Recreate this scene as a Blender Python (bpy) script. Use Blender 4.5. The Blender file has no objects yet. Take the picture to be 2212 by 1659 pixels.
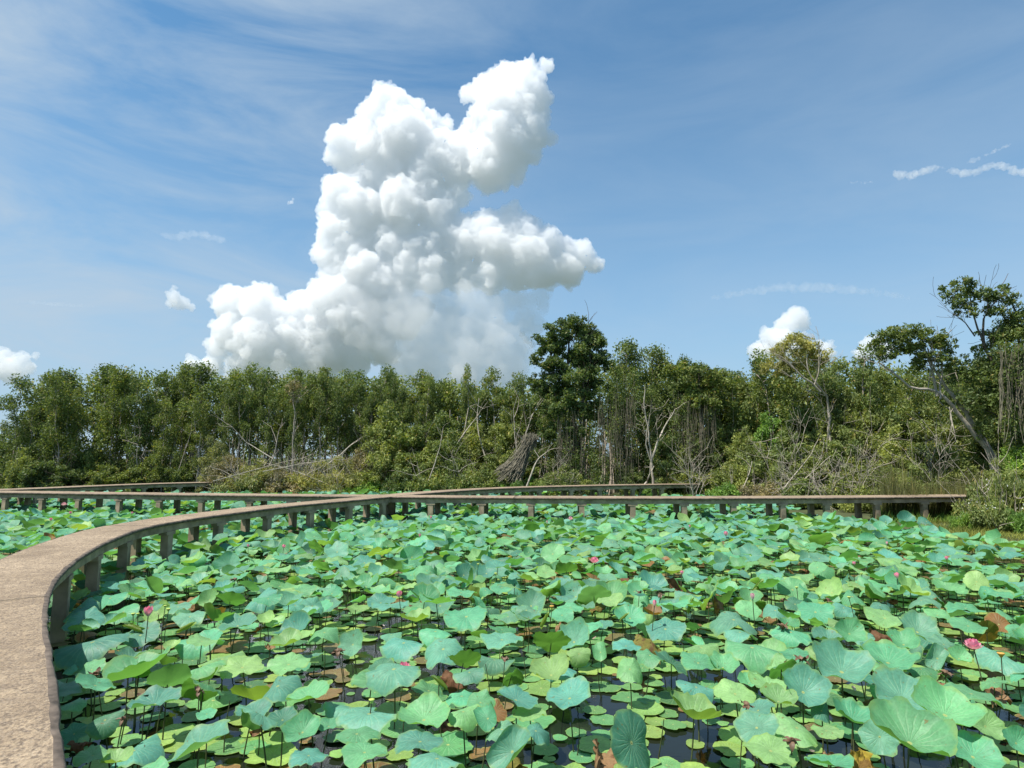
import bpy, bmesh, math, random, numpy as np
from mathutils import Vector, Matrix, noise
S = bpy.context.scene
C = S.collection
# ------------------------------------------------------------------ camera
W, H, F, HOR = 2212., 1659., 1350., 990.      # picture measured on a 2212 x 1659 grid
EYE = 2.65
cam = bpy.data.cameras.new('camera'); co = bpy.data.objects.new('camera', cam); C.objects.link(co)
PITCH = math.atan((HOR-H/2)/F)
co.location = (0, 0, EYE); co.rotation_euler = (math.radians(90)+PITCH, 0, 0)
cam.sensor_width = 36; cam.lens = 36*F/W; cam.clip_end = 30000; cam.clip_start = .05; S.camera = co
ROT = co.rotation_euler.to_matrix()
# ------------------------------------------------------------------ sky and sun
EL = math.radians(63); SD = Vector((-0.8, -0.38, 0)).normalized()
sv = Vector((SD.x*math.cos(EL), SD.y*math.cos(EL), math.sin(EL)))
w = bpy.data.worlds.new('World'); S.world = w; w.use_nodes = True
nt = w.node_tree; bg = nt.nodes['Background']; bg.inputs[1].default_value = .12
def N(nt, typ, **kw):
    n = nt.nodes.new(typ)
    for k, v in kw.items(): setattr(n, k, v)
    return n
def setin(n, **kw):
    for k, v in kw.items(): n.inputs[k.replace('_', ' ')].default_value = v
def ramp(nt, pts, src=None):
    r = nt.nodes.new('ShaderNodeValToRGB'); cr = r.color_ramp
    while len(cr.elements) < len(pts): cr.elements.new(.5)
    for e, (p, c) in zip(cr.elements, pts):
        e.position = p; e.color = (c, c, c, 1) if isinstance(c, (int, float)) else (*c, 1)
    if src: nt.links.new(src, r.inputs[0])
    return r
def mixc(nt, fac, a, b, mode='MIX'):
    m = nt.nodes.new('ShaderNodeMix'); m.data_type = 'RGBA'; m.blend_type = mode
    for s, v in ((m.inputs[0], fac), (m.inputs[6], a), (m.inputs[7], b)):
        if isinstance(v, bpy.types.NodeSocket): nt.links.new(v, s)
        elif isinstance(v, (int, float)): s.default_value = v
        else: s.default_value = (*v, 1)
    return m.outputs[2]
def mth(nt, op, a, b=None, clamp=False):
    m = nt.nodes.new('ShaderNodeMath'); m.operation = op; m.use_clamp = clamp
    for s, v in ((m.inputs[0], a), (m.inputs[1], b)):
        if v is None: continue
        if isinstance(v, bpy.types.NodeSocket): nt.links.new(v, s)
        else: s.default_value = v
    return m.outputs[0]
sk = N(nt, 'ShaderNodeTexSky', sky_type='NISHITA', sun_disc=False)
sk.sun_elevation = EL; sk.sun_rotation = math.atan2(sv.x, sv.y)
sk.air_density = 1.0; sk.dust_density = .35; sk.ozone_density = 2.2
tc = N(nt, 'ShaderNodeTexCoord'); sep = N(nt, 'ShaderNodeSeparateXYZ'); nt.links.new(tc.outputs['Generated'], sep.inputs[0])
tinted = mixc(nt, 1.0, sk.outputs[0], (.56, .89, .95), 'MULTIPLY')
hz = ramp(nt, [(0, .9), (.12, .7), (.30, .35), (.55, .05)], mth(nt, 'ABSOLUTE', sep.outputs[2]))
c1 = mixc(nt, hz.outputs[0], tinted, (2.4, 3.3, 4.35))
# thin high cirrus, laid out on the direction sphere
mp = N(nt, 'ShaderNodeMapping'); nt.links.new(tc.outputs['Generated'], mp.inputs[0])
mp.inputs['Rotation'].default_value = (.1, .35, .2); mp.inputs['Scale'].default_value = (1.6, 2.2, 6.5)
n1 = N(nt, 'ShaderNodeTexNoise'); nt.links.new(mp.outputs[0], n1.inputs[0]); setin(n1, Scale=1.5, Detail=9., Roughness=.58, Distortion=.5)
side = ramp(nt, [(0, 1.0), (.36, .95), (.46, .5), (.55, .2), (.7, .2), (1, .4)], mth(nt, 'ADD', mth(nt, 'MULTIPLY', sep.outputs[0], .5), .5))
wis = ramp(nt, [(.34, 0), (.70, 1.)], n1.outputs[0])
c2 = mixc(nt, mth(nt, 'MULTIPLY', wis.outputs[0], side.outputs[0]), c1, (3.0, 3.7, 4.4))
nt.links.new(c2, bg.inputs[0])
l = bpy.data.lights.new('sun', 'SUN'); l.energy = 4.6; l.angle = math.radians(.5); l.color = (1, .95, .87)
lo = bpy.data.objects.new('sun', l); C.objects.link(lo); lo.rotation_euler = sv.to_track_quat('Z', 'Y').to_euler()
S.view_settings.view_transform = 'Standard'; S.view_settings.look = 'None'; S.view_settings.exposure = .5; S.view_settings.gamma = 1
S.cycles.max_bounces = 24; S.cycles.volume_bounces = 20; S.cycles.diffuse_bounces = 3; S.cycles.glossy_bounces = 3
S.cycles.transmission_bounces = 4; S.cycles.use_denoising = True; S.cycles.caustics_reflective = False
rnd = random.Random(11); rs = np.random.RandomState(5)

# ------------------------------------------------------------------ helpers
def ray(vx, vy): return ROT @ Vector(((vx-W/2)/F, -(vy-H/2)/F, -1))
def at_y(vx, vy, Y):
    d = ray(vx, vy); return Vector((0, 0, EYE))+d*(Y/d.y)
def at_z(vx, vy, z):
    d = ray(vx, vy); return Vector((0, 0, EYE))+d*((z-EYE)/d.z)
RT = ROT.transposed()
def proj(p):
    q = RT @ (Vector(p)-Vector((0, 0, EYE)))
    return (W/2+F*q.x/-q.z, H/2-F*q.y/-q.z, -q.z)
class MB:
    def __init__(s): s.v = []; s.f = []; s.m = []; s.uv = []; s.t = []; s.n = 0
    def add(s, V, Fs, mat=0, uv=None, tint=None):
        V = np.asarray(V, float); s.v.append(V)
        s.uv.append(np.zeros((len(V), 2)) if uv is None else np.asarray(uv, float))
        t = np.ones((len(V), 4)); 
        if tint is not None: t[:, :3] = tint
        s.t.append(t)
        for Fa in (Fs if isinstance(Fs, (list, tuple)) else [Fs]):
            Fa = np.asarray(Fa)
            if len(Fa): s.f.append(Fa+s.n); s.m.append(np.full(len(Fa), mat))
        s.n += len(V)
        return s
    def mesh(s, name, mats, smooth=True):
        me = bpy.data.meshes.new(name)
        V = np.concatenate(s.v); me.vertices.add(len(V)); me.vertices.foreach_set('co', V.ravel())
        li = np.concatenate([f.ravel() for f in s.f]); tot = np.concatenate([np.full(len(f), f.shape[1]) for f in s.f])
        me.loops.add(len(li)); me.loops.foreach_set('vertex_index', li.astype(np.int32))
        st = np.concatenate([[0], np.cumsum(tot)[:-1]])
        me.polygons.add(len(tot)); me.polygons.foreach_set('loop_start', st.astype(np.int32)); me.polygons.foreach_set('loop_total', tot.astype(np.int32))
        me.polygons.foreach_set('material_index', np.concatenate(s.m).astype(np.int32))
        me.polygons.foreach_set('use_smooth', np.full(len(tot), smooth))
        uv = me.uv_layers.new(name='UVMap'); uv.data.foreach_set('uv', np.concatenate(s.uv)[li].ravel())
        a = me.color_attributes.new('tint', 'FLOAT_COLOR', 'POINT'); a.data.foreach_set('color', np.concatenate(s.t).ravel())
        for m in mats: me.materials.append(m)
        me.update(calc_edges=True); me.validate()
        return me
def link(name, me, parent=None, loc=None):
    o = bpy.data.objects.new(name, me); C.objects.link(o)
    if parent: o.parent = parent
    if loc is not None: o.location = loc
    return o
def tag(o, label=None, cat=None, group=None, kind=None):
    if label: o['label'] = label
    if cat: o['category'] = cat
    if group: o['group'] = group
    if kind: o['kind'] = kind
    return o
def box(c, sx, sy, sz, rz=0):
    v = np.array([[x, y, z] for z in (-.5, .5) for y in (-.5, .5) for x in (-.5, .5)])*[sx, sy, sz]
    cr, sr = math.cos(rz), math.sin(rz)
    v = np.stack([v[:, 0]*cr-v[:, 1]*sr, v[:, 0]*sr+v[:, 1]*cr, v[:, 2]], 1)+np.array(c)
    f = [[0, 2, 3, 1], [4, 5, 7, 6], [0, 1, 5, 4], [2, 6, 7, 3], [0, 4, 6, 2], [1, 3, 7, 5]]
    return v, np.array(f)
def tube(P, Rr, sides=5):
    P = np.asarray(P, float); n = len(P); Rr = np.broadcast_to(Rr, (n,))
    T = np.gradient(P, axis=0); T /= np.linalg.norm(T, axis=1)[:, None]+1e-9
    up = np.where(np.abs(T[:, 2:3]) > .9, [[1., 0, 0]], [[0, 0, 1.]])
    A = np.cross(T, up); A /= np.linalg.norm(A, axis=1)[:, None]+1e-9; B = np.cross(T, A)
    a = np.arange(sides)*2*math.pi/sides
    V = P[:, None, :]+Rr[:, None, None]*(A[:, None, :]*np.cos(a)[None, :, None]+B[:, None, :]*np.sin(a)[None, :, None])
    i = np.arange(n-1)[:, None]*sides; j = np.arange(sides)[None, :]; k = (j+1) % sides
    Q = np.stack([i+j, i+k, i+sides+k, i+sides+j], -1).reshape(-1, 4)
    return V.reshape(-1, 3), Q
def catmull(P, step):
    P = [Vector(p) for p in P]; P = [P[0]*2-P[1]]+P+[P[-1]*2-P[-2]]; out = []
    for i in range(1, len(P)-2):
        a, b, c, d = P[i-1:i+3]; n = max(1, int((c-b).length/step))
        for k in range(n):
            t = k/n; out.append(.5*((2*b)+(c-a)*t+(2*a-5*b+4*c-d)*t*t+(3*b-a-3*c+d)*t**3))
    out.append(P[-2]); return out

# ------------------------------------------------------------------ materials
def mat(name):
    m = bpy.data.materials.new(name); m.use_nodes = True; return m, m.node_tree, m.node_tree.nodes['Principled BSDF']
def leaf_mat(name, back, trans, tfac=.3, rough=.5, veins=True, dry=False):
    m, t, p = mat(name)
    at = N(t, 'ShaderNodeAttribute', attribute_name='tint'); uv = N(t, 'ShaderNodeUVMap'); sp = N(t, 'ShaderNodeSeparateXYZ'); t.links.new(uv.outputs[0], sp.inputs[0])
    u, v = sp.outputs[0], sp.outputs[1]
    r = mth(t, 'SQRT', mth(t, 'ADD', mth(t, 'MULTIPLY', u, u), mth(t, 'MULTIPLY', v, v)))
    th = mth(t, 'ARCTAN2', v, u)
    ge = N(t, 'ShaderNodeNewGeometry')
    nz = N(t, 'ShaderNodeTexNoise'); t.links.new(ge.outputs['Position'], nz.inputs[0]); setin(nz, Scale=9., Detail=5., Roughness=.6)
    nzf = N(t, 'ShaderNodeTexNoise'); t.links.new(ge.outputs['Position'], nzf.inputs[0]); setin(nzf, Scale=55., Detail=4., Roughness=.65)
    ws = N(t, 'ShaderNodeTexNoise'); t.links.new(uv.outputs[0], ws.inputs[0]); setin(ws, Scale=3.)
    th2 = mth(t, 'ADD', th, mth(t, 'MULTIPLY', mth(t, 'SUBTRACT', ws.outputs[0], .5), .25))
    vn = mth(t, 'POWER', mth(t, 'ABSOLUTE', mth(t, 'COSINE', mth(t, 'MULTIPLY', th2, 10.5))), 14.)
    vn = mth(t, 'MULTIPLY', vn, mth(t, 'SUBTRACT', 1.0, mth(t, 'POWER', r, 2.)), True)
    col = mixc(t, ramp(t, [(.3, 0), (.7, 1)], nz.outputs[0]).outputs[0], (.8, .8, .8), (1.22, 1.16, 1.12))
    col = mixc(t, 1., at.outputs[0], col, 'MULTIPLY')
    col = mixc(t, ramp(t, [(.35, .25), (.6, 0)], nzf.outputs[0]).outputs[0], col, (.03, .06, .02))
    if veins:
        col = mixc(t, mth(t, 'MULTIPLY', vn, .34), col, (.42, .62, .36))
        rim = ramp(t, [(.86, 0), (1, .6)], mth(t, 'ADD', r, mth(t, 'MULTIPLY', mth(t, 'SUBTRACT', nz.outputs[0], .55), .5)))
        col = mixc(t, rim.outputs[0], col, (.26, .36, .09))
        eye = ramp(t, [(.045, .9), (.075, 0)], r)
        col = mixc(t, eye.outputs[0], col, (.5, .55, .2))
    if dry:
        col = mixc(t, ramp(t, [(.48, 0), (.6, .85)], nz.outputs[0]).outputs[0], col, (.10, .04, .02))
    else:
        sp_ = N(t, 'ShaderNodeTexNoise'); t.links.new(ge.outputs['Position'], sp_.inputs[0]); setin(sp_, Scale=24., Detail=2.)
        col = mixc(t, ramp(t, [(.70, 0), (.74, .8)], sp_.outputs[0]).outputs[0], col, (.20, .12, .04))
    if back: col = mixc(t, ge.outputs['Backfacing'], col, mixc(t, 1., (back), mixc(t, nz.outputs[0], (.6, .6, .6), (1.4, 1.4, 1.4)), 'MULTIPLY'))
    t.links.new(col, p.inputs['Base Color']); setin(p, Roughness=rough); p.inputs['Specular IOR Level'].default_value = .35
    bp = N(t, 'ShaderNodeBump'); setin(bp, Strength=.5, Distance=.01)
    hh = mth(t, 'ADD', mth(t, 'MULTIPLY', vn, -.6), nz.outputs[0]); t.links.new(hh, bp.inputs['Height']); t.links.new(bp.outputs[0], p.inputs['Normal'])
    tr = N(t, 'ShaderNodeBsdfTranslucent'); t.links.new(mixc(t, 1., at.outputs[0], trans, 'MULTIPLY'), tr.inputs[0])
    mx = N(t, 'ShaderNodeMixShader'); mx.inputs[0].default_value = tfac
    t.links.new(p.outputs[0], mx.inputs[1]); t.links.new(tr.outputs[0], mx.inputs[2]); t.links.new(mx.outputs[0], t.nodes['Material Output'].inputs[0])
    return m
M_LEAF = leaf_mat('lotus_blade', (.13, .17, .025), (1.7, 1.6, .45), .3)
M_PAD = leaf_mat('floating_pad', None, (1.5, 1.4, .5), .12, .42)
M_DRY = leaf_mat('dried_blade', None, (1.4, 1., .6), .2, .75, veins=False, dry=True)
def simple(name, base, rough=.7, var=.25, scale=6., attr=False, tfac=0, trans=None, bump=0):
    m, t, p = mat(name)
    ge = N(t, 'ShaderNodeNewGeometry'); nz = N(t, 'ShaderNodeTexNoise'); t.links.new(ge.outputs['Position'], nz.inputs[0]); setin(nz, Scale=scale, Detail=6.)
    src = base
    if attr: src = N(t, 'ShaderNodeAttribute', attribute_name='tint').outputs[0]
    f = mixc(t, ramp(t, [(.3, 0), (.7, 1)], nz.outputs[0]).outputs[0], (1-var,)*3, (1+var,)*3)
    col = mixc(t, 1., src, f, 'MULTIPLY'); t.links.new(col, p.inputs['Base Color']); setin(p, Roughness=rough)
    if bump:
        b = N(t, 'ShaderNodeBump'); setin(b, Strength=.6, Distance=bump); t.links.new(nz.outputs[0], b.inputs['Height']); t.links.new(b.outputs[0], p.inputs['Normal'])
    if tfac:
        tr = N(t, 'ShaderNodeBsdfTranslucent'); t.links.new(mixc(t, 1., col, trans, 'MULTIPLY'), tr.inputs[0])
        mx = N(t, 'ShaderNodeMixShader'); mx.inputs[0].default_value = tfac
        t.links.new(p.outputs[0], mx.inputs[1]); t.links.new(tr.outputs[0], mx.inputs[2]); t.links.new(mx.outputs[0], t.nodes['Material Output'].inputs[0])
    return m
M_STEM = simple('stem', (.06, .07, .025), .6, .4, 20)
M_PETAL = simple('petal', None, .5, .1, 20, True, .35, (1.2, .8, .9))
M_POD = simple('seed_pod', None, .6, .2, 40, True)
M_PEAT = simple('peat', (.02, .018, .012), .9, .4, 2)
def foliage(name, dark, light, yellow, tfac=.25):
    m, t, p = mat(name); ge = N(t, 'ShaderNodeNewGeometry'); oi = N(t, 'ShaderNodeObjectInfo')
    r = ramp(t, [(0, dark), (.55, light), (.93, light), (1, yellow)], ge.outputs['Random Per Island'])
    nz = N(t, 'ShaderNodeTexNoise'); t.links.new(ge.outputs['Position'], nz.inputs[0]); setin(nz, Scale=.9, Detail=2.)
    f = mixc(t, ramp(t, [(.35, 0), (.65, 1)], nz.outputs[0]).outputs[0], (.7, .72, .75), (1.3, 1.22, 1.05))
    col = mixc(t, 1., r.outputs[0], f, 'MULTIPLY')
    col = mixc(t, 1., col, mixc(t, oi.outputs['Random'], (.8, .85, .9), (1.2, 1.12, 1.)), 'MULTIPLY')
    t.links.new(col, p.inputs['Base Color']); setin(p, Roughness=.55); p.inputs['Specular IOR Level'].default_value = .3
    tr = N(t, 'ShaderNodeBsdfTranslucent'); t.links.new(mixc(t, 1., col, (1.5, 1.5, .6), 'MULTIPLY'), tr.inputs[0])
    mx = N(t, 'ShaderNodeMixShader'); mx.inputs[0].default_value = tfac
    t.links.new(p.outputs[0], mx.inputs[1]); t.links.new(tr.outputs[0], mx.inputs[2]); t.links.new(mx.outputs[0], t.nodes['Material Output'].inputs[0])
    return m
M_TREE = foliage('tree_leaves', (.06, .10, .035), (.18, .245, .08), (.38, .31, .12), .33)
M_BUSH = foliage('bush_leaves', (.11, .155, .05), (.27, .33, .11), (.42, .36, .15), .3)
M_PALE = foliage('pale_bush_leaves', (.15, .17, .07), (.34, .36, .15), (.46, .38, .2), .3)
M_GREEN = foliage('bright_leaves', (.10, .19, .04), (.24, .40, .09), (.40, .42, .12), .3)
M_GREY = foliage('dry_twig_leaves', (.14, .125, .07), (.28, .26, .15), (.42, .34, .2), .2)
M_REED = foliage('reed_blades', (.10, .11, .03), (.22, .22, .08), (.40, .30, .12))
M_GRASS = foliage('grass_blades', (.12, .15, .03), (.28, .32, .08), (.34, .27, .11))
M_BARK = simple('pale_bark', (.40, .34, .27), .85, .5, 9, bump=.02)
M_DARKBARK = simple('dark_bark', (.10, .08, .06), .9, .4, 6, bump=.02)
M_BLEACH = simple('bleached_wood', (.40, .35, .28), .8, .35, 7)
M_VINE = simple('dry_vine', (.15, .135, .095), .9, .45, 5)
# concrete
m, t, p = mat('weathered_concrete'); M_CON = m
ge = N(t, 'ShaderNodeNewGeometry')
na = N(t, 'ShaderNodeTexNoise'); t.links.new(ge.outputs['Position'], na.inputs[0]); setin(na, Scale=1.3, Detail=8., Roughness=.65)
nb = N(t, 'ShaderNodeTexNoise'); t.links.new(ge.outputs['Position'], nb.inputs[0]); setin(nb, Scale=28., Detail=8., Roughness=.7)
vo = N(t, 'ShaderNodeTexVoronoi', feature='F1'); t.links.new(ge.outputs['Position'], vo.inputs[0]); setin(vo, Scale=45.)
col = mixc(t, ramp(t, [(.32, 0), (.68, 1)], na.outputs[0]).outputs[0], (.25, .18, .11), (.50, .38, .25))
col = mixc(t, ramp(t, [(.40, .9), (.54, 0)], nb.outputs[0]).outputs[0], col, (.15, .11, .075))
nst = N(t, 'ShaderNodeTexNoise'); t.links.new(ge.outputs['Position'], nst.inputs[0]); setin(nst, Scale=7., Detail=7., Roughness=.75)
col = mixc(t, ramp(t, [(.50, 0), (.62, .6)], nst.outputs[0]).outputs[0], col, (.19, .14, .095))
col = mixc(t, ramp(t, [(.0, .5), (.35, 0)], vo.outputs[0]).outputs[0], col, (.50, .42, .34))
t.links.new(col, p.inputs['Base Color']); setin(p, Roughness=.9)
b = N(t, 'ShaderNodeBump'); setin(b, Strength=.8, Distance=.02); t.links.new(mth(t, 'ADD', nb.outputs[0], mth(t, 'MULTIPLY', vo.outputs[0], .6)), b.inputs['Height']); t.links.new(b.outputs[0], p.inputs['Normal'])
M_POST = simple('grey_concrete', (.33, .25, .17), .9, .4, 3.5, bump=.01)
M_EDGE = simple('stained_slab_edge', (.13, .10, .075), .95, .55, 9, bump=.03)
m, t, p = mat('pond_water'); M_WATER = m
p.inputs['Base Color'].default_value = (.012, .015, .012, 1); setin(p, Roughness=.04, IOR=1.33)
ge = N(t, 'ShaderNodeNewGeometry'); nz = N(t, 'ShaderNodeTexNoise'); t.links.new(ge.outputs['Position'], nz.inputs[0]); setin(nz, Scale=2.5, Detail=3.)
b = N(t, 'ShaderNodeBump'); setin(b, Strength=.12, Distance=.03); t.links.new(nz.outputs[0], b.inputs['Height']); t.links.new(b.outputs[0], p.inputs['Normal'])
m, t, p = mat('marsh_soil'); M_SOIL = m
ge = N(t, 'ShaderNodeNewGeometry'); nz = N(t, 'ShaderNodeTexNoise'); t.links.new(ge.outputs['Position'], nz.inputs[0]); setin(nz, Scale=.8, Detail=8., Roughness=.7)
t.links.new(ramp(t, [(.3, (.03, .028, .015)), (.5, (.06, .075, .02)), (.7, (.09, .10, .035))], nz.outputs[0]).outputs[0], p.inputs['Base Color']); setin(p, Roughness=.95)

# ------------------------------------------------------------------ ground and water
SHORE = [(-400, 46), (-60, 50), (-38, 52), (-26, 50), (-16, 42), (-6, 40.5), (4, 39.5), (12, 37), (16, 31), (18, 27), (16.8, 23.6), (14.3, 21.6), (16, 20.0), (20, 18.6), (30, 16.5), (60, 10), (400, 0)]
def shore(x):
    for (a, ya), (b_, yb) in zip(SHORE, SHORE[1:]):
        if a <= x <= b_ and b_ > a: return ya+(yb-ya)*(x-a)/(b_-a)
    return 45
RB = [at_z(a, b_, .5) for a, b_ in ((1985, 1130), (2020, 1148), (2100, 1160), (2212, 1173), (2500, 1200))]
RB = sorted([(p_.x, p_.y) for p_ in RB])
def bank(x, y):
    """positive on land; the right bank bulges towards the camera"""
    if x >= RB[0][0]: return y-np.interp(x, [a for a, _ in RB], [b_ for _, b_ in RB])
    if x > 12.4: return y-(27.5+(RB[0][0]-x)*1.2)
    return y-min(shore(x), 33+(12.4-x)*2 if x > 6 else 99)
xs = np.concatenate([[-6000, -1500, -400, -150], np.arange(-70, 60, 1.2), [80, 150, 400, 1500, 6000]])
ys = np.concatenate([[-3000, -400, -80, -20], np.arange(-4, 75, 1.2), [90, 130, 250, 600, 2000, 8000]])
V = []
for y in ys:
    for x in xs:
        b_ = bank(x, y) if y < 100 else 40
        V.append((x, y, -.6+.78*min(1, max(0, (b_+.9)/1.3))+(.08*noise.noise(Vector((x*.4, y*.4, 0))) if b_ > 0 else 0)))
nx = len(xs); i, j = np.meshgrid(np.arange(len(ys)-1), np.arange(nx-1), indexing='ij'); a = (i*nx+j).ravel()
tag(link('ground', MB().add(V, np.stack([a, a+1, a+nx+1, a+nx], 1)).mesh('ground', [M_SOIL])), kind='structure')
tag(link('water', MB().add([(-400, -300, 0), (400, -300, 0), (400, 72, 0), (-400, 72, 0)], np.array([[0, 1, 2, 3]])).mesh('water', [M_WATER])), kind='structure')

# ------------------------------------------------------------------ walkways
DZ = 1.15; DW = 1.36
DECKS = []      # centre lines, for keeping leaves clear
def walkway(edge, label, dz=DZ, spacing=1.95, slab=7.8, width=DW, phase=.6, first=0):
    """edge: right-hand / camera-side top edge as 3-D points; the deck lies to its left"""
    P = catmull(edge, .16); n = len(P)
    T = [(P[min(i+1, n-1)]-P[max(i-1, 0)]).normalized() for i in range(n)]
    Ln = [Vector((-t.y, t.x, 0)) for t in T]
    root = tag(link('concrete_walkway', None, loc=(*P[n//2].xy, 0)), label, 'walkway', 'raised concrete walkways over the pond')
    org = np.array(root.location)
    s = 0; arcs = [0]
    for i in range(1, n): s += (P[i]-P[i-1]).length; arcs.append(s)
    DECKS.append([(p+l_*width/2, width) for p, l_ in zip(P, Ln)][::3])
    # slabs
    i0 = 0; kk = 0
    while i0 < n-2:
        i1 = i0
        while i1 < n-1 and arcs[i1]-arcs[i0] < slab+(first if i0 == 0 else 0): i1 += 1
        if n-1-i1 < 8: i1 = n-1
        prof = [(0.01, -.07), (-.012, -.053), (-.02, -.028), (-.008, -.007), (.03, 0)]
        rows = []; jit = rnd.uniform(-.012, .012)
        for i in range(i0, i1+1):
            q = P[i].copy()
            if i == i1 and i1 < n-1: q = q-T[i]*.012
            row = []
            def e(k, off, zz, side):
                nn = noise.noise(q*5+Vector((side*9, k*.7, 0)))*.016+noise.noise(q*1.3+Vector((side*5, 0, 3)))*.012+jit
                w_ = (off+nn) if side == 0 else width-off-nn
                v = q+Ln[i]*w_; return (v.x-org[0], v.y-org[1], dz+zz+(noise.noise(v*7)*.006 if k > 2 else 0))
            row += [e(k, o_, z_, 0) for k, (o_, z_) in enumerate(prof)]
            for q_ in np.linspace(.12, .88, 6):
                v = q+Ln[i]*width*q_; row.append((v.x-org[0], v.y-org[1], dz+noise.noise(v*1.7)*.006))
            row += [e(k, o_, z_, 1) for k, (o_, z_) in reversed(list(enumerate(prof)))]
            rows.append(row)
        m_ = len(rows[0]); R_ = len(rows)
        i, j = np.meshgrid(np.arange(R_-1), np.arange(m_), indexing='ij'); j2 = (j+1) % m_
        Q = np.stack([i*m_+j, i*m_+j2, (i+1)*m_+j2, (i+1)*m_+j], -1).reshape(-1, 4)
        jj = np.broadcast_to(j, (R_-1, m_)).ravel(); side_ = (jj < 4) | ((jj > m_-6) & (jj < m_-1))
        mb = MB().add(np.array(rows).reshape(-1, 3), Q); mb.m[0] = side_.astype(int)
        mb.f.append(np.array([list(range(m_))])); mb.m.append(np.array([0]))
        mb.f.append(np.array([[(R_-1)*m_+q_ for q_ in reversed(range(m_))]])); mb.m.append(np.array([0]))
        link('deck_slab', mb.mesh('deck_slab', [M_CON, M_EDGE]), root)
        i0 = i1; kk += 1
    # two longitudinal beams
    for off in (.13, width-.13):
        rows = []
        for i in range(n):
            for do, zz in ((-.055, -.225), (-.055, -.068), (.055, -.068), (.055, -.225)):
                v = P[i]+Ln[i]*(off+do); rows.append((v.x-org[0], v.y-org[1], dz+zz+noise.noise(v*2)*.006))
        i, j = np.meshgrid(np.arange(n-1), np.arange(4), indexing='ij'); j2 = (j+1) % 4
        Q = np.stack([i*4+j, i*4+j2, (i+1)*4+j2, (i+1)*4+j], -1).reshape(-1, 4)
        link('edge_beam', MB().add(rows, Q).mesh('edge_beam', [M_POST], False), root)
    # pillars in pairs, each with a cap
    nxt = phase; k = 0
    for i in range(n):
        if arcs[i] < nxt: continue
        nxt += spacing*rnd.uniform(.93, 1.07)
        rz = math.atan2(T[i].y, T[i].x)
        for off in (.15, width-.15):
            c = P[i]+Ln[i]*off-Vector(org)
            pil = link('pillar', MB().add(*box((c.x, c.y, (dz-.28-.55)/2), .2, .18, dz-.28+.55, rz)).mesh('pillar', [M_POST], False), root)
            link('cap', MB().add(*box((c.x, c.y, dz-.262), .36, .20, .08, rz)).mesh('cap', [M_POST], False), pil)
    return root
E1 = [(130, 1659), (122, 1560), (116, 1480), (106, 1400), (98, 1330), (101, 1300), (113, 1264), (135, 1236), (170, 1206), (200, 1187), (250, 1162), (317, 1139), (420, 1120), (520, 1106.5), (620, 1094), (737, 1083), (840, 1073.5), (950, 1063), (1104, 1054), (1287, 1049), (1474, 1046), (1515, 1045.5)]
e1 = [Vector((.5, -2.5, DZ)), Vector((.1, -.4, DZ)), Vector((-1.1, 1.6, DZ))]+[at_z(x, y, DZ) for x, y in E1]
walkway(e1, 'curved tan concrete walkway sweeping from the left foreground to the far bank', DZ+.004, first=3.3, width=1.06)
E2 = [(-330, 1060), (0, 1063.5), (333, 1068), (737, 1072), (1100, 1075), (1470, 1076), (1840, 1074.5), (2175, 1071)]
walkway([at_z(x, y, DZ) for x, y in E2], 'long straight concrete walkway crossing the whole pond on square pillars', DZ, phase=.9)
E3 = [(-330, 1064), (0, 1058), (100, 1054.5), (217, 1049.5), (333, 1045), (465, 1041.5)]
walkway([at_z(x, y, DZ) for x, y in E3], 'farthest concrete walkway at the left running towards the forest', DZ-.004, phase=1.2)
DP = np.array([(p.x, p.y) for d in DECKS for p, w_ in d])
def deckdist(x, y): return math.sqrt(((DP-[x, y])**2).sum(1).min())

# ------------------------------------------------------------------ lotus leaves
COL = {'b': (.14, .375, .275), 'g': (.15, .44, .23), 'l': (.26, .48, .19), 'd': (.07, .23, .155), 'u': (.12, .34, .15), 'n': (.24, .13, .055), 'y': (.42, .36, .06)}
def polar(rings, sec, seed, rim=.05, wob=.05, notch=True):
    r = np.linspace(0, 1, rings+1)[1:]**.9; th = np.arange(sec)*2*math.pi/sec
    rr = np.random.RandomState(seed); out = 1+wob*(np.sin(2*th+rr.rand()*6)*.5+np.sin(3*th+rr.rand()*6)*.6+np.sin(5*th+rr.rand()*6)*.5)+rr.randn(sec)*wob*.22
    if notch:
        t0 = rr.rand()*6.28
        for q in (t0, t0+math.pi): out -= .09*np.exp(-((((th-q+math.pi) % 6.283)-math.pi)/.16)**2)
    R_, TH = np.meshgrid(r, th, indexing='ij'); RO = R_*(1+(out[None, :]-1)*R_**1.5)
    x = RO*np.cos(TH); y = RO*np.sin(TH)
    k1, k2 = rr.randint(3, 6), rr.randint(7, 12)
    z = rim*(np.sin(k1*TH+rr.rand()*6)*R_**2*1.2+np.sin(k2*TH+rr.rand()*6)*R_**4*.8+np.sin((k2+5)*TH+rr.rand()*6)*R_**6*.35)
    V = np.concatenate([[[0, 0, 0]], np.stack([x, y, z], -1).reshape(-1, 3)])
    uv = np.concatenate([[[0, 0]], np.stack([R_*np.cos(TH), R_*np.sin(TH)], -1).reshape(-1, 2)])
    j = np.arange(sec); k = (j+1) % sec
    tri = np.stack([np.zeros(sec, int), 1+j, 1+k], 1)
    i, j = np.meshgrid(np.arange(rings-1), np.arange(sec), indexing='ij'); k = (j+1) % sec
    Q = np.stack([1+i*sec+j, 1+(i+1)*sec+j, 1+(i+1)*sec+k, 1+i*sec+k], -1).reshape(-1, 4)
    return V, tri, Q, uv
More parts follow.
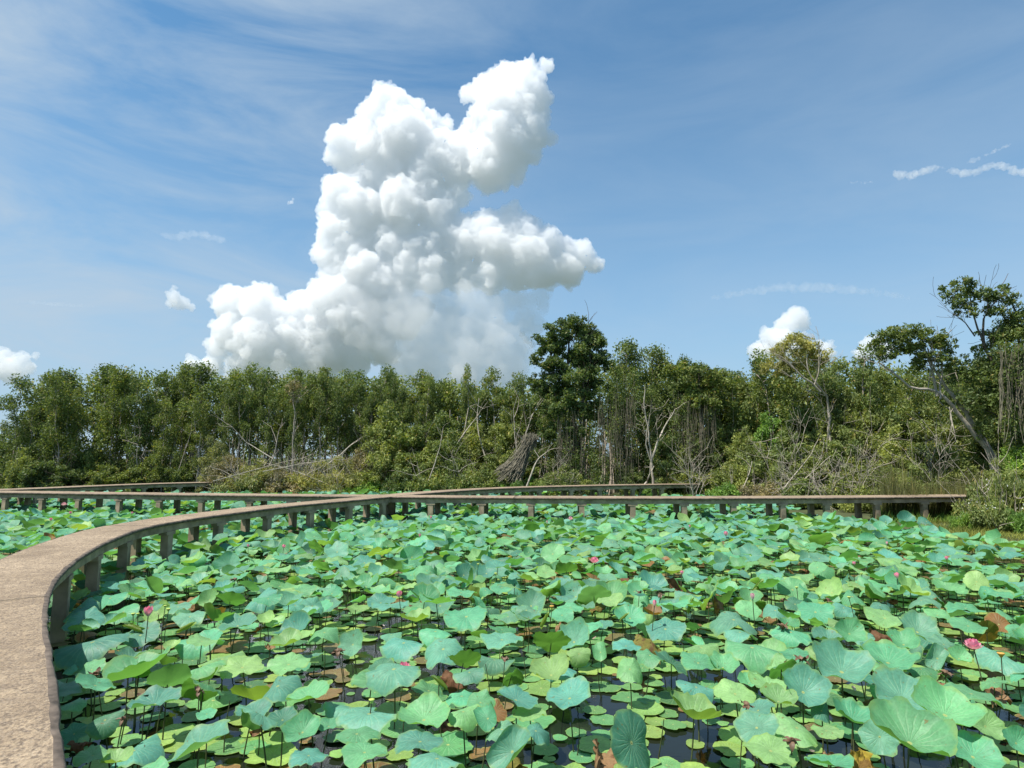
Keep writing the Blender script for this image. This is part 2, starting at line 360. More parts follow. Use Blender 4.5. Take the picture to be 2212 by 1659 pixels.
def bend(V, kappa, ang, s):
    c, sn = math.cos(ang), math.sin(ang); x = V[:, 0]*c+V[:, 1]*sn; y = -V[:, 0]*sn+V[:, 1]*c; z = V[:, 2].copy()
    a = kappa*x; x2 = (np.sin(a)/kappa)-z*s*np.sin(a)*0+0; z2 = z*np.cos(a)+s*(1-np.cos(a))/kappa; 
    return np.stack([x2*c-y*sn, x2*sn+y*c, z2], 1)
def blade(seed, form, q):
    rings, sec = {3: (10, 44), 2: (6, 24), 1: (4, 14), 0: (2, 9)}[q]
    rr = np.random.RandomState(seed+99)
    V, T_, Q, uv = polar(rings, sec, seed, {'flat': .06, 'cup': .075, 'droop': .08, 'fold': .07, 'dry': .12, 'roll': .03}[form], .075 if form != 'dry' else .16)
    r = np.hypot(V[:, 0], V[:, 1])
    V[:, 2] += .10*r**1.4-.05*np.exp(-(r/.18)**2)+.05
    if form == 'flat': V[:, 2] += rr.uniform(-.12, .10)*r**2; V = bend(V, rr.uniform(.25, .6), rr.rand()*3.14, rr.choice([-1, -1, 1]))
    if form == 'cup': V[:, 2] += rr.uniform(.15, .4)*r**2; V = bend(V, rr.uniform(.3, .9), rr.rand()*3.14, 1)
    if form == 'droop': V[:, 2] -= .2*r**2; V = bend(V, rr.uniform(.8, 1.3), rr.rand()*3.14, -1)
    if form == 'fold': V = bend(V, rr.uniform(1.3, 1.9), rr.rand()*3.14, rr.choice([-1, 1]))
    if form == 'roll': V = bend(V, 2.9, 0, 1); V[:, 0] *= 1.0
    if form == 'dry':
        s = rr.choice([-1, -1, 1]); V = bend(V, rr.uniform(1.5, 2.4), rr.rand()*3.14, s); V = bend(V, rr.uniform(.5, 1.4), rr.rand()*3.14, s)
        nn = np.array([[noise.noise(Vector(v)*3.1+Vector((seed, k*7, 0))) for k in range(3)] for v in V]); V = V+nn*.28*r[:, None]
    return V, T_, Q, uv
def rotmat(nrm, spin):
    z = Vector(nrm).normalized(); M = z.to_track_quat('Z', 'Y').to_matrix() @ Matrix.Rotation(spin, 3, 'Z'); return np.array(M)
def stem_pts(top, seed, z0=-.12):
    rr = random.Random(seed); a, b_ = rr.uniform(-.07, .07), rr.uniform(-.07, .07); L = max(.12, top[2]-z0)
    base = np.array([top[0]+a*L*2.2, top[1]+b_*L*2.2, z0]); t_ = np.linspace(0, 1, 6)[:, None]
    mid = np.array([rr.uniform(-.04, .04), rr.uniform(-.04, .04), 0])*L
    return base*(1-t_)+np.array(top)*t_+mid*np.sin(t_*math.pi)
LEAVES = []     # dicts: pos, rad, nrm, form, col, seed, V size
def add_leaf(pos, rad, nrm, form, col, hand=False, name=None, note=None):
    vx, vy, d = proj(pos)
    LEAVES.append(dict(p=Vector(pos), r=rad, n=nrm, f=form, c=col, s=rnd.randrange(10**6), vx=vx, vy=vy, px=rad*2*F/d, d=d, hand=hand))
def hand_leaf(x, y, w_, h_, roll, code, z=None):
    zz = z if z is not None else min(.62, .30+w_*.0016+rnd.uniform(-.06, .08))
    pos = at_z(x, y, zz); d = (pos-Vector((0, 0, EYE))); dist = -(RT @ d).z; rad = w_/2*dist/F
    e = math.asin(-d.z/d.length)
    app = math.asin(min(.97, max(.08, h_/w_*.93)))
    if 'U' in code: tau = -(app+e)*.8-.15 if h_/w_ > .3 else -e-.18
    else: tau = app-e
    tau = max(-1.0, min(.85, tau))
    rl = math.radians(roll)
    n = Vector((-math.sin(rl), -math.sin(tau)*math.cos(rl), math.cos(tau)*math.cos(rl)))
    form = 'droop' if 'D' in code else 'cup' if 'C' in code else 'fold' if 'F' in code else rnd.choice(['flat', 'flat', 'flat', 'cup', 'droop'])
    c = next((ch for ch in code if ch in COL), 'g')
    add_leaf(pos, rad, n, form, c, True)
R4 = """385 640 200 110 0 d;520 620 220 140 12 b;715 560 260 100 8 g;600 845 430 150 12 b;910 800 250 150 0 b;800 650 200 130 0 g;1230 680 200 100 0 b;1540 740 240 110 5 b;1290 830 290 120 0 g;905 945 130 110 25 d;900 1060 380 150 14 g;880 1075 180 80 8 uU;1115 875 100 60 0 lC;1080 950 130 70 0 uU;1360 570 130 130 0 lC;1490 580 180 90 0 uU;1690 560 240 150 10 b;1920 780 240 160 15 b;1940 520 210 110 5 g;2150 530 150 100 0 g;2070 620 180 90 0 g;1870 600 200 90 0 b;1440 955 280 100 0 l;1570 1010 290 130 0 l;1870 990 260 130 0 l;1800 1130 350 180 15 b;1320 1130 260 110 0 uU;2000 1210 300 110 12 g;1960 1430 240 190 0 gC;2130 1390 150 80 0 g;1290 1530 430 200 25 b;600 1580 210 100 0 l;750 1620 190 90 0 l;680 1350 220 180 0 dD;1830 1350 200 130 0 d;1640 1310 230 130 0 b;1340 1310 130 70 0 g;480 1440 180 150 0 d;490 995 100 60 0 l;2000 1580 250 100 0 b;560 470 130 60 0 d;1110 330 170 60 0 g;960 350 200 70 0 b;740 380 110 70 0 g;1300 470 200 90 18 b;1090 470 130 60 0 g;730 470 150 60 0 b;900 480 200 90 5 g;640 520 150 50 10 b;1730 700 110 80 0 lC;1800 730 130 70 15 lC;470 1240 170 60 0 b;450 1020 90 60 0 g"""  # shaded leaves beside the curved walkway have their shade painted in as code d
R5 = """75 860 180 190 10 bC;405 850 310 130 5 b;660 890 300 190 5 bD;340 1020 380 180 8 bD;610 775 220 90 0 g;255 590 180 90 0 b;640 610 200 110 0 b;810 680 290 160 5 g;890 540 150 130 15 lC;1230 610 190 160 0 bC;1080 680 160 80 0 b;1520 550 190 140 15 bC;1750 550 210 150 0 gC;1870 690 200 140 0 gC;1430 670 160 100 0 g;2010 500 210 130 0 bC;2100 760 250 150 12 b;1600 740 190 70 0 g;1040 830 270 100 0 b;1360 1060 280 150 10 l;1480 1210 310 170 15 b;1680 910 140 130 20 gF;1845 870 200 70 0 b;2000 930 190 100 0 g;1360 850 250 130 0 uU;790 980 230 90 0 uU;830 1040 200 110 10 b;1100 1070 180 90 15 uU;1540 920 160 150 0 lD;1870 1020 200 170 0 lD;180 1310 390 130 0 bD;535 1350 330 200 0 gC;100 1440 290 120 0 g;780 1195 260 90 0 gD;1130 1220 280 110 -15 b;790 1295 260 120 0 lD;950 1340 220 180 20 gF;1220 1310 240 90 0 l;1040 1410 250 120 8 bD;1260 1420 240 110 -8 bD;510 1490 320 130 0 b;620 1600 420 120 0 b;150 1560 300 140 0 g;150 330 160 80 0 b;240 240 160 100 0 g;240 410 140 80 0 bC;390 300 160 80 20 g;600 310 190 110 0 b;450 410 160 70 0 g;710 360 120 70 0 g;580 470 200 100 0 b;680 500 220 60 0 b;770 160 120 80 0 g;1040 490 150 80 0 g;1170 350 160 80 0 b;1290 370 130 100 0 dC;940 400 140 100 0 bC;1550 290 180 60 0 b;1460 385 150 70 0 uU;1700 400 120 60 0 g;2080 580 180 100 0 b;890 785 110 50 0 uU;1480 50 90 40 0 g;880 310 150 70 0 l;350 110 110 50 0 l;120 110 170 60 0 l"""
R6 = """330 700 330 120 0 bD;450 880 340 140 0 g;120 880 230 120 0 l;100 980 240 120 0 g;260 1010 210 120 0 gC;700 780 240 120 5 g;860 650 230 150 10 g;600 640 190 90 0 b;790 560 170 90 0 g;370 780 220 70 0 b;1310 690 240 120 0 l;1100 550 190 90 0 g;1080 790 190 170 0 gC;1720 510 200 110 0 gC;1500 470 180 110 0 g;1520 780 250 180 0 bC;1650 670 170 80 0 g;1850 740 220 90 0 g;1030 1040 400 260 0 bC;1330 980 340 170 0 g;780 1170 300 260 0 bC;1420 1210 380 270 5 bC;1700 1320 400 270 0 gC;1470 1500 480 330 0 gC;1880 1590 320 240 0 gC;2160 1500 190 250 0 gC;1960 1390 200 200 0 lC;1650 950 180 200 25 bF;1790 950 140 110 0 g;2060 940 290 150 0 b;340 1180 270 160 0 l;620 1230 220 120 0 l;1100 1350 270 150 -10 g;480 1400 280 200 20 b;740 1400 300 200 -10 l;570 1550 330 190 0 l;640 1020 290 120 0 uU;720 930 200 90 0 g;860 940 150 110 20 lF;1870 1180 350 100 -8 g;930 1420 200 80 0 l;900 1290 170 150 0 dF;2170 1020 150 100 0 g;430 1110 150 90 0 g;230 240 130 70 0 g;310 290 140 80 0 g;800 320 140 90 0 bC;1390 170 150 80 0 g;1330 310 170 90 0 b;1700 240 150 80 0 b;1650 330 130 80 0 bC;740 210 170 100 0 b;980 60 150 70 0 b;70 400 160 80 0 b;1420 380 200 90 0 l;1200 480 280 60 0 g;420 640 170 120 0 g;2160 770 120 150 0 g;2090 440 130 100 0 l;1990 250 140 80 0 b;1580 60 110 70 0 d;1440 60 120 90 0 dC;960 1640 300 60 0 g"""
for txt, ox in ((R4, 0), (R5, 737.3), (R6, 1474.7)):
    for it in txt.split(';'):
        x, y, w_, h_, r_, c = it.split(); hand_leaf(ox+float(x)/3, 1106+float(y)/3, float(w_)/3, float(h_)/3, float(r_), c)
# open patches of the field: (V x, V y, rx, ry, leaf density, pad density)
HOLES = [(1300, 1560, 190, 75, 0, .16), (1510, 1610, 120, 60, 0, .2), (1500, 1465, 45, 22, 0, .1), (205, 1478, 40, 20, 0, .1), (390, 1462, 45, 15, 0, .2), (445, 1578, 45, 22, 0, .15), (1010, 1440, 120, 28, 0, .5), (1250, 1420, 160, 40, .1, 1),
         (810, 1345, 90, 22, .05, 1), (2110, 1375, 110, 28, .15, 1), (600, 1380, 120, 18, .2, .9), (1250, 1185, 110, 8, .3, 1), (1780, 1260, 120, 10, .3, 1), (300, 1430, 130, 25, .1, .8), (1000, 1590, 90, 30, .1, .8), (1000, 1330, 60, 16, .2, .6), (1580, 1440, 60, 20, 0, .3), (1980, 1515, 20, 12, 0, .2), (640, 1530, 90, 40, .1, .8)]
def hole(vx, vy, k):
    f = 1.
    for h in HOLES:
        if ((vx-h[0])/h[2])**2+((vy-h[1])/h[3])**2 < 1: f = min(f, h[k])
    return f
def inview(x, y, mx=1.): return abs(x) < .84*y+mx
cell = {}
def key(x, y): return (int(math.floor(x/.5)), int(math.floor(y/.5)))
def near(x, y, r, fac):
    kx, ky = key(x, y)
    for a_ in (-1, 0, 1):
        for b_ in (-1, 0, 1):
            for (px, py, pr) in cell.get((kx+a_, ky+b_), ()):
                if (px-x)**2+(py-y)**2 < ((pr+r)*fac)**2: return True
    return False
for L in LEAVES: cell.setdefault(key(L['p'].x, L['p'].y), []).append((L['p'].x, L['p'].y, L['r']))
for n_try in range(60000):
    y = math.sqrt(rnd.uniform(3.2**2, 40**2)); x = rnd.uniform(-.84*y-1, .84*y+1)
    if bank(x, y) > -.5: continue
    q_ = proj((x, y, .45))
    if q_[0] > 1980 and q_[1] < 1140+(q_[0]-1985)*.17: continue
    pr = proj((x, y, .4)); vx, vy = pr[:2]
    dens = .28 if y < 7 else .42 if y < 9.5 else .72 if y < 13 else 1
    dens *= hole(vx, vy, 4)
    nn = noise.noise(Vector((x*.45, y*.45, 3))); dens *= 1 if nn > -.15 else .35
    if rnd.random() > dens: continue
    rad = rnd.uniform(.13, .25) if y < 9 else rnd.triangular(.11, .30, .18) if y < 16 else rnd.triangular(.14, .33, .24)
    fac = .80 if y < 10 else .70 if y < 15 else .62
    if near(x, y, rad, fac): continue
    dd = deckdist(x, y); zz = rnd.uniform(.22, .5) if y < 9 else rnd.uniform(.28, .62)
    if dd < DW/2+.1:
        if rnd.random() < .5: continue
        zz = min(zz, .36)
    elif dd < DW/2+1.6: zz = min(zz, rnd.uniform(.14, .34)) if y > 17 else rnd.uniform(.3, .62)
    tl = abs(rnd.gauss(0, .32)); az = rnd.uniform(0, 6.28)
    if rnd.random() < .14: tl += rnd.uniform(.3, .8)
    n = Vector((math.sin(tl)*math.cos(az), math.sin(tl)*math.sin(az)-.06, math.cos(tl)))
    cc = rnd.choices('bgldun', (31, 33, 14, 6, 9, 7))[0]
    if vy < 1150 and rnd.random() < .4: cc = 'b'
    if cc == 'n': zz *= .6; rad *= .7
    add_leaf((x, y, zz), rad, n, 'dry' if cc == 'n' and False else rnd.choices(['flat', 'cup', 'droop', 'fold'], (50, 22, 20, 8))[0], cc)
    cell.setdefault(key(x, y), []).append((x, y, rad))
LEAVES.sort(key=lambda L: -L['px']*(1.15 if L['hand'] else 1))
vis = [L for L in LEAVES if -30 < L['vx'] < W+30 and L['vy'] < H+30]
IND = set(id(L) for L in vis[:300])
def jitter(c, s):
    rr = random.Random(s); k = rr.uniform(.82, 1.22); g = rr.uniform(-.12, .12)
    return (c[0]*k*(1+g*1.5), c[1]*k, c[2]*k*(1-g))
def leaf_geo(L, q):
    V, T_, Q, uv = blade(L['s'], L['f'], q); return (V*L['r']) @ rotmat(L['n'], (L['s'] % 628)/100).T, T_, Q, uv
field = MB(); LAB = []
for L in LEAVES:
    c = jitter(COL[L['c']], L['s'])
    if id(L) in IND:
        V, T_, Q, uv = leaf_geo(L, 3)
        root = link('lotus_leaf', None, loc=(L['p'].x, L['p'].y, 0)); z = np.array([0, 0, L['p'].z])
        link('blade', MB().add(V+z, [T_, Q], 0, uv, c).mesh('blade', [M_LEAF]), root)
        r_ = .0045+.006*L['r']
        link('stem', MB().add(*tube(stem_pts((0, 0, L['p'].z), L['s']), np.linspace(r_*1.3, r_, 6), 6)).mesh('stem', [M_STEM]), root)
        size = 'large' if L['px'] > 78 else 'medium' if L['px'] > 48 else 'small'
        colr = {'b': 'teal', 'g': 'green', 'l': 'pale green', 'd': 'dark green', 'u': 'olive', 'y': 'yellow', 'n': 'brown'}[L['c']]
        n = L['n']; pose = 'facing us' if n.y < -.42 else 'seen from below' if n.y > .35 else 'leaning left' if n.x < -.25 else 'leaning right' if n.x > .25 else {'flat': 'spread flat', 'cup': 'cupped upwards', 'droop': 'with drooping rim', 'fold': 'folded along its middle'}[L['f']]
        LAB.append([root, f'{size} {colr} lotus leaf {pose}', L['vx'], L['vy'], 'lotus leaf', 'lotus leaves raised on stems'])
    else:
        q = 2 if L['px'] > 40 else 1 if L['px'] > 17 else 0
        V, T_, Q, uv = leaf_geo(L, q); field.add(V+np.array(L['p']), [T_, Q], 0, uv, c)
        if L['d'] < 24:
            V, Q = tube(stem_pts(L['p'], L['s'])[::2], .0065, 3); field.add(V, Q, 1)
tag(link('lotus_field', field.mesh('lotus_field', [M_LEAF, M_STEM])), 'dense mass of blue-green lotus leaves covering the pond into the distance', 'lotus leaves', kind='stuff')
print('LEAVES', len(LEAVES))

# ------------------------------------------------------------------ floating pads
PADS = []
P5 = """1930 1500 130;1520 1435 145;1690 1455 150;1700 1355 180;1870 1350 190;2040 1365 150;1970 1290 240;2000 1235 150;1860 1205 200;1700 1145 200;1880 1145 140;1930 1580 150;1560 1590 180;1320 1560 180;2150 1400 160;1120 1150 180;1600 1035 170;1250 940 120;1110 930 110;1670 1000 100;1230 1500 130;1110 1500 80;1640 1300 150;1400 1110 100;1300 1270 120;930 1030 120;1800 1440 150;2110 1310 150"""
P6 = """30 1390 100;360 1640 200;80 1510 130;340 1310 220;260 1390 80;180 1360 110;860 1310 120;1900 1300 120;1960 1240 150;560 1270 90"""
P4 = """1140 1420 230;1380 1240 340;830 1500 200;1480 1530 260;1780 1600 320;540 1500 150;1000 1330 160;700 1270 160;430 1110 130;560 1170 170;1160 1600 150;1720 1500 300;900 1290 150;1350 1190 110;1700 880 260;1300 870 200;1150 700 150;1500 1230 130;640 1060 120;1120 1200 130;1650 1540 200;480 1530 140"""
def pad_ok(x, y, r, fac=.78):
    kx, ky = key(x, y)
    for a_ in (-1, 0, 1):
        for b_ in (-1, 0, 1):
            for (px, py, pr) in pcell.get((kx+a_, ky+b_), ()):
                if (px-x)**2+(py-y)**2 < ((pr+r)*fac)**2: return False
    return True
pcell = {}
def add_pad(x, y, r, c):
    vx, vy, d = proj((x, y, 0)); PADS.append(dict(x=x, y=y, r=r, c=c, s=rnd.randrange(10**6), vx=vx, vy=vy, px=2*r*F/d)); pcell.setdefault(key(x, y), []).append((x, y, r))
for txt, ox in ((P4, 0), (P5, 737.3), (P6, 1474.7)):
    for it in txt.split(';'):
        x, y, w_ = map(float, it.split()); p_ = at_z(ox+x/3, 1106+y/3, 0); add_pad(p_.x, p_.y, w_/6*(-(RT @ (p_-Vector((0, 0, EYE)))).z)/F, rnd.choice('ygg'))
PC = {'y': (.24, .40, .10), 'g': (.13, .33, .12), 'd': (.07, .19, .08), 'n': (.20, .12, .05)}
for n_try in range(30000):
    y = math.sqrt(rnd.uniform(3.2**2, 24**2)); x = rnd.uniform(-.84*y-1, .84*y+1)
    if bank(x, y) > -.4 or deckdist(x, y) < .25: continue
    r = rnd.uniform(.05, .16) if rnd.random() < .45 else rnd.uniform(.13, .25)
    vx, vy, d = proj((x, y, 0))
    if rnd.random() > hole(vx, vy, 5)*(1 if noise.noise(Vector((x*.8, y*.8, 9))) > -.22 else .3): continue
    if not pad_ok(x, y, r): continue
    add_pad(x, y, r, rnd.choices('ygdn', (38, 32, 14, 16))[0])
PADS.sort(key=lambda p_: -p_['px'])
def pad_geo(P_, q):
    rr = np.random.RandomState(P_['s']); sec = (40, 18, 9)[q]; rings = (3, 2, 1)[q]
    V, T_, Q, uv = polar(rings, sec, P_['s'], .010, rr.choice([.04, .08, .16]))
    if rr.rand() < .75:     # insect bites along the rim
        k = rr.randint(2, 6)
        for _ in range(k):
            a_ = rr.rand()*6.28; c = np.array([math.cos(a_), math.sin(a_)])*rr.uniform(.82, 1.0); s_ = rr.uniform(.08, .22)
            dd = V[:, :2]-c; dl = np.hypot(dd[:, 0], dd[:, 1]); inn = dl < s_; rv = np.hypot(V[:, 0], V[:, 1])[:, None]
            V[:, :2] = np.where(inn[:, None], V[:, :2]*(1-(s_-dl)[:, None]*1.4), V[:, :2])
    r = np.hypot(V[:, 0], V[:, 1]); V[:, 2] += np.clip(r-.85, 0, 1)*rr.uniform(-.1, .25)
    V *= P_['r']; V[:, 2] += .006+rr.rand()*.028
    a_ = rr.rand()*6.28; x = V[:, 0]*math.cos(a_)-V[:, 1]*math.sin(a_); y = V[:, 0]*math.sin(a_)+V[:, 1]*math.cos(a_)
    return np.stack([x, y, V[:, 2]], 1), ([T_, Q] if len(Q) else [T_]), uv
mb = MB(); cnt = 0
for P_ in PADS:
    c = jitter(PC[P_['c']], P_['s'])
    if cnt < 300 and -20 < P_['vx'] < W+20 and P_['vy'] < H+20:
        cnt += 1; V, Fs, uv = pad_geo(P_, 0); o = link('floating_leaf', MB().add(V, Fs, 0, uv, c).mesh('floating_leaf', [M_PAD]), loc=(P_['x'], P_['y'], 0))
        size = 'broad' if P_['px'] > 52 else 'medium' if P_['px'] > 34 else 'small'
        LAB.append([o, f"{size} {dict(y='yellowish', g='light green', d='dark green', n='brown')[P_['c']]} floating leaf", P_['vx'], P_['vy'], 'floating leaf', 'leaves floating on the pond'])
    else:
        V, Fs, uv = pad_geo(P_, 1 if P_['px'] > 20 else 2); mb.add(V+[P_['x'], P_['y'], 0], Fs, 0, uv, c)
tag(link('floating_leaf_cover', mb.mesh('floating_leaf_cover', [M_PAD])), 'cover of small floating leaves on dark water between the lotus stems', 'floating leaves', kind='stuff')
print('PADS', len(PADS))

# ------------------------------------------------------------------ flowers, pods, dried and rolled leaves
def petal(L_, w_, elev, az, curl, c0, c1):
    n, m_ = 7, 5; V = []; T_ = []
    for i in range(n):
        t_ = i/(n-1); wd = w_*math.sin(math.pi*min(1, .12+t_*.88)**1.15)**.8 if t_ < 1 else .002
        a_ = elev+curl*(t_-.3)
        for j in range(m_):
            s = (j/(m_-1)-.5)*2
            rr = L_*t_; x = rr*math.cos(a_)+.012; z = rr*math.sin(a_)+abs(s)**2*wd*.45; y = s*wd
            V.append((x*math.cos(az)-y*math.sin(az), x*math.sin(az)+y*math.cos(az), z))
            k = t_**1.3; T_.append([c0[q]*(1-k)+c1[q]*k for q in range(3)])
    i, j = np.meshgrid(np.arange(n-1), np.arange(m_-1), indexing='ij'); a_ = (i*m_+j).ravel()
    return V, np.stack([a_, a_+1, a_+m_+1, a_+m_], 1), T_
def lathe(prof, sec=14):
    a_ = np.arange(sec)*2*math.pi/sec; V = np.array([(r*math.cos(t_), r*math.sin(t_), z) for r, z in prof for t_ in a_])
    i, j = np.meshgrid(np.arange(len(prof)-1), np.arange(sec), indexing='ij'); k = (j+1) % sec
    return V, np.stack([i*sec+j, i*sec+k, (i+1)*sec+k, (i+1)*sec+j], -1).reshape(-1, 4)
def flower(x, y, wpx, openness, label, z=None, pale=False):
    z = z or .62; p_ = at_z(x, y, z); d = -(RT @ (p_-Vector((0, 0, EYE)))).z; D_ = max(.075, wpx*d/F)
    root = tag(link('lotus_flower', None, loc=(p_.x, p_.y, 0)), label, 'flower', 'pink lotus flowers')
    mb = MB(); L_ = D_*(.62 if openness > .5 else 1.0 if openness < .2 else .8)
    c0, c1 = ((.88, .66, .66), (.88, .26, .42)) if not pale else ((.85, .75, .70), (.80, .45, .50))
    for wv, (n, e) in enumerate([(7, .35), (7, .85), (6, 1.15)] if openness > .5 else [(6, 1.0), (6, 1.25), (5, 1.4)] if openness > .2 else [(5, 1.3), (5, 1.42)]):
        for k in range(n):
            V, Q, T_ = petal(L_*rnd.uniform(.85, 1.05), L_*(.24 if openness > .2 else .22), e*rnd.uniform(.9, 1.1), k*6.283/n+wv*.4+rnd.uniform(-.12, .12), .45 if openness > .2 else .25, c0, c1)
            mb.add(np.array(V)+[0, 0, z], Q, 0, None, T_)
    link('petals', mb.mesh('petals', [M_PETAL]), root)
    if openness > .5:
        V, Q = lathe([(.001, 0), (.012, .0), (.022, .035), (.02, .038), (.001, .038)]); link('seed_pod', MB().add(V+[0, 0, z+.01], Q, 0, None, (.6, .5, .08)).mesh('seed_pod', [M_POD]), root)
    link('stem', MB().add(*tube(stem_pts((0, 0, z+.01), rnd.randrange(999)), .0055, 6), 0, None).mesh('stem', [M_STEM]), root)
FL = [(320, 1331, 26, .4, 'pink lotus flower half open above the leaves beside the curved walkway'),
 (862, 1290, 17, .3, 'pink lotus bud with upright petals left of centre in the field'),
 (1284, 1216, 22, .9, 'fully open pink lotus flower near the middle of the field'),
 (1568, 1158, 13, .4, 'small pink lotus flower in the far rows right of centre'),
 (1938, 1249, 15, .35, 'rosy lotus bud standing tall in the right middle distance'),
 (1626, 1294, 13, .15, 'slim pink lotus bud beside a pale crumpled leaf right of centre'),
 (1414, 1308, 12, .15, 'small closed pink lotus bud in front of a dark cupped leaf'),
 (2103, 1402, 36, .9, 'large open pink lotus flower among leaves near the right edge'),
 (1232, 1123, 12, .8, 'small pale pink open lotus flower in front of the straight walkway'),
 (907, 1160, 9, .2, 'small pink lotus bud in the middle distance left of centre'),
 (931, 1121, 9, .2, 'tiny pink lotus bud near the pillars of the walkway crossing'),
 (536, 1182, 8, .2, 'left of two tiny bright pink lotus buds right of the curved walkway'),
 (613, 1184, 10, .3, 'right of two tiny bright pink lotus buds right of the curved walkway'),
 (1182, 1130, 7, .2, 'tiny pink lotus bud left of the pale open flower'),
 (1916, 1176, 8, .2, 'tiny pale pink lotus bud in the far right rows'),
 (2045, 1209, 9, .3, 'tiny pink lotus flower at the far right beyond the tall bud'),
 (1845, 1220, 9, .3, 'tiny pink lotus flower left of the tall rosy bud'),
 (1490, 1139, 7, .2, 'tiny pink lotus bud in front of the straight walkway, right of centre'),
 (475, 1132, 9, .3, 'tiny pink lotus flower in the shade beside the curved walkway pillars'),
 (667, 1112, 9, .8, 'tiny pale lotus flower beside the curved walkway before the crossing'),
 (138, 1092, 12, .8, 'pale pink lotus flower below the straight walkway at the far left'),
 (152, 1111, 8, .3, 'tiny pink lotus flower in the left field behind the curved walkway'),
 (110, 1125, 8, .3, 'reddish lotus bud nearest the curved walkway in the left field'),
 (285, 1111, 7, .3, 'tiny pale pink lotus bud in the left field before the bend'),
 (872, 1452, 34, .6, 'dull pink lotus flower half hidden under a drooping blue-green leaf'),
 (1473, 1240, 9, .3, 'tiny pink lotus flower between the large open flower and brown leaves')]
for x, y, w_, op, lb in FL: flower(x, y, w_, op, lb, z=(.34 if x == 872 else .72 if y > 1280 else .66), pale='pale' in lb)
def pod(x, y, wpx, col, z=.62, old=False):
    p_ = at_z(x, y, z); d = -(RT @ (p_-Vector((0, 0, EYE)))).z; r = max(.022, wpx*.5*d/F)
    root = link('lotus_pod', None, loc=(p_.x, p_.y, 0))
    pr = [(.004, -r*1.3), (r*.35, -r*1.0), (r*.8, -r*.3), (r, 0), (r*.95, r*.12), (r*.5, r*.15), (.001, r*.13)]
    V, Q = lathe(pr)
    if old:
        V = V @ rotmat((rnd.uniform(-1, 1), rnd.uniform(-1, 1), -.2), 0).T; V += rs.randn(*V.shape)*r*.08
    link('pod_head', MB().add(V+[0, 0, z], Q, 0, None, col).mesh('pod_head', [M_POD]), root)
    if old:     # withered petals hanging round the head
        mb = MB()
        for k in range(6):
            V, Q, T_ = petal(r*2.2, r*.7, rnd.uniform(-.9, .5), k*1.05+rnd.random(), rnd.uniform(-1, 1), col, tuple(c*.6 for c in col)); mb.add(np.array(V)+[0, 0, z], Q, 0, None, T_)
        link('withered_petals', mb.mesh('withered_petals', [M_POD]), root)
    link('stem', MB().add(*tube(stem_pts((0, 0, z-r*(1.2 if not old else .3)), rnd.randrange(999)), .005, 6)).mesh('stem', [M_STEM]), root)
    LAB.append([root, ('withered brown lotus seed head' if old else 'yellowish lotus seed pod' if col[1] > .35 else 'dried yellow lotus seed pod'), x, y, 'seed pod', 'lotus seed pods on stems'])
for x, y, w_ in [(288, 1325, 9), (298, 1325, 7), (364, 1315, 9), (357, 1308, 6), (803, 1511, 13), (1071, 1238, 7), (1033, 1218, 6), (1233, 1241, 7), (1834, 1289, 8), (1721, 1268, 7), (2053, 1499, 16), (1683, 1181, 6), (1861, 1238, 6), (1975, 1160, 5), (2110, 1178, 6), (1540, 1125, 4)]:
    pod(x, y, w_, (.45, .55, .12), .66)
for x, y, w_ in [(1192, 1309, 10), (2162, 1411, 15)]: pod(x, y, w_, (.55, .32, .06), .68)
for x, y, w_ in [(1690, 1353, 13), (1733, 1426, 15), (1710, 1601, 18), (2042, 1453, 13), (1693, 1296, 8), (1381, 1280, 7), (1427, 1284, 8), (314, 1503, 18), (208, 1455, 14), (1613, 1522, 14), (731, 1406, 13), (266, 1553, 10), (1090, 1425, 7), (430, 1492, 12), (1787, 1296, 10), (507, 1252, 9), (1660, 1245, 7)]:
    pod(x, y, w_, (.17, .10, .055), .55, True)
BR = {'n': (.20, .095, .045), 'y': (.55, .40, .06), 'o': (.22, .20, .04), 't': (.33, .20, .10)}
DRY = [(912, 1306, 27, 'n'), (879, 1318, 20, 'n'), (1344, 1261, 34, 'n'), (1459, 1264, 32, 'n'), (1095, 1208, 20, 'y'), (984, 1473, 52, 'n'), (1298, 1632, 76, 't'), (1355, 1568, 36, 'n'), (1105, 1648, 70, 'o'), (997, 1253, 22, 't'), (1287, 1317, 34, 'o'), (1905, 1379, 36, 'n'), (1520, 1498, 42, 'y'), (1868, 1525, 48, 'o'), (2033, 1483, 52, 't'), (2150, 1503, 52, 't'), (1793, 1640, 44, 't'), (1852, 1648, 66, 'y'), (1550, 1312, 36, 't'), (1559, 1474, 34, 'n'), (347, 1492, 58, 'o'), (300, 1623, 38, 'n'), (583, 1396, 28, 't'), (580, 1317, 26, 't'), (170, 1614, 32, 'n'), (560, 1565, 42, 't'), (1405, 1403, 60, 'o'), (700, 1185, 22, 'n'), (640, 1162, 16, 'n'), (1640, 1150, 26, 'o'), (480, 1215, 28, 'n'), (212, 1310, 26, 'o'), (1750, 1235, 34, 'n'), (1230, 1365, 50, 't'), (420, 1295, 60, 't'), (1930, 1300, 20, 'n'), (1240, 1240, 50, 'o'), (1950, 1225, 24, 'n'), (1085, 1162, 18, 'o'), (1700, 1205, 22, 'o'), (2180, 1290, 22, 'n'), (1370, 1240, 20, 't')]
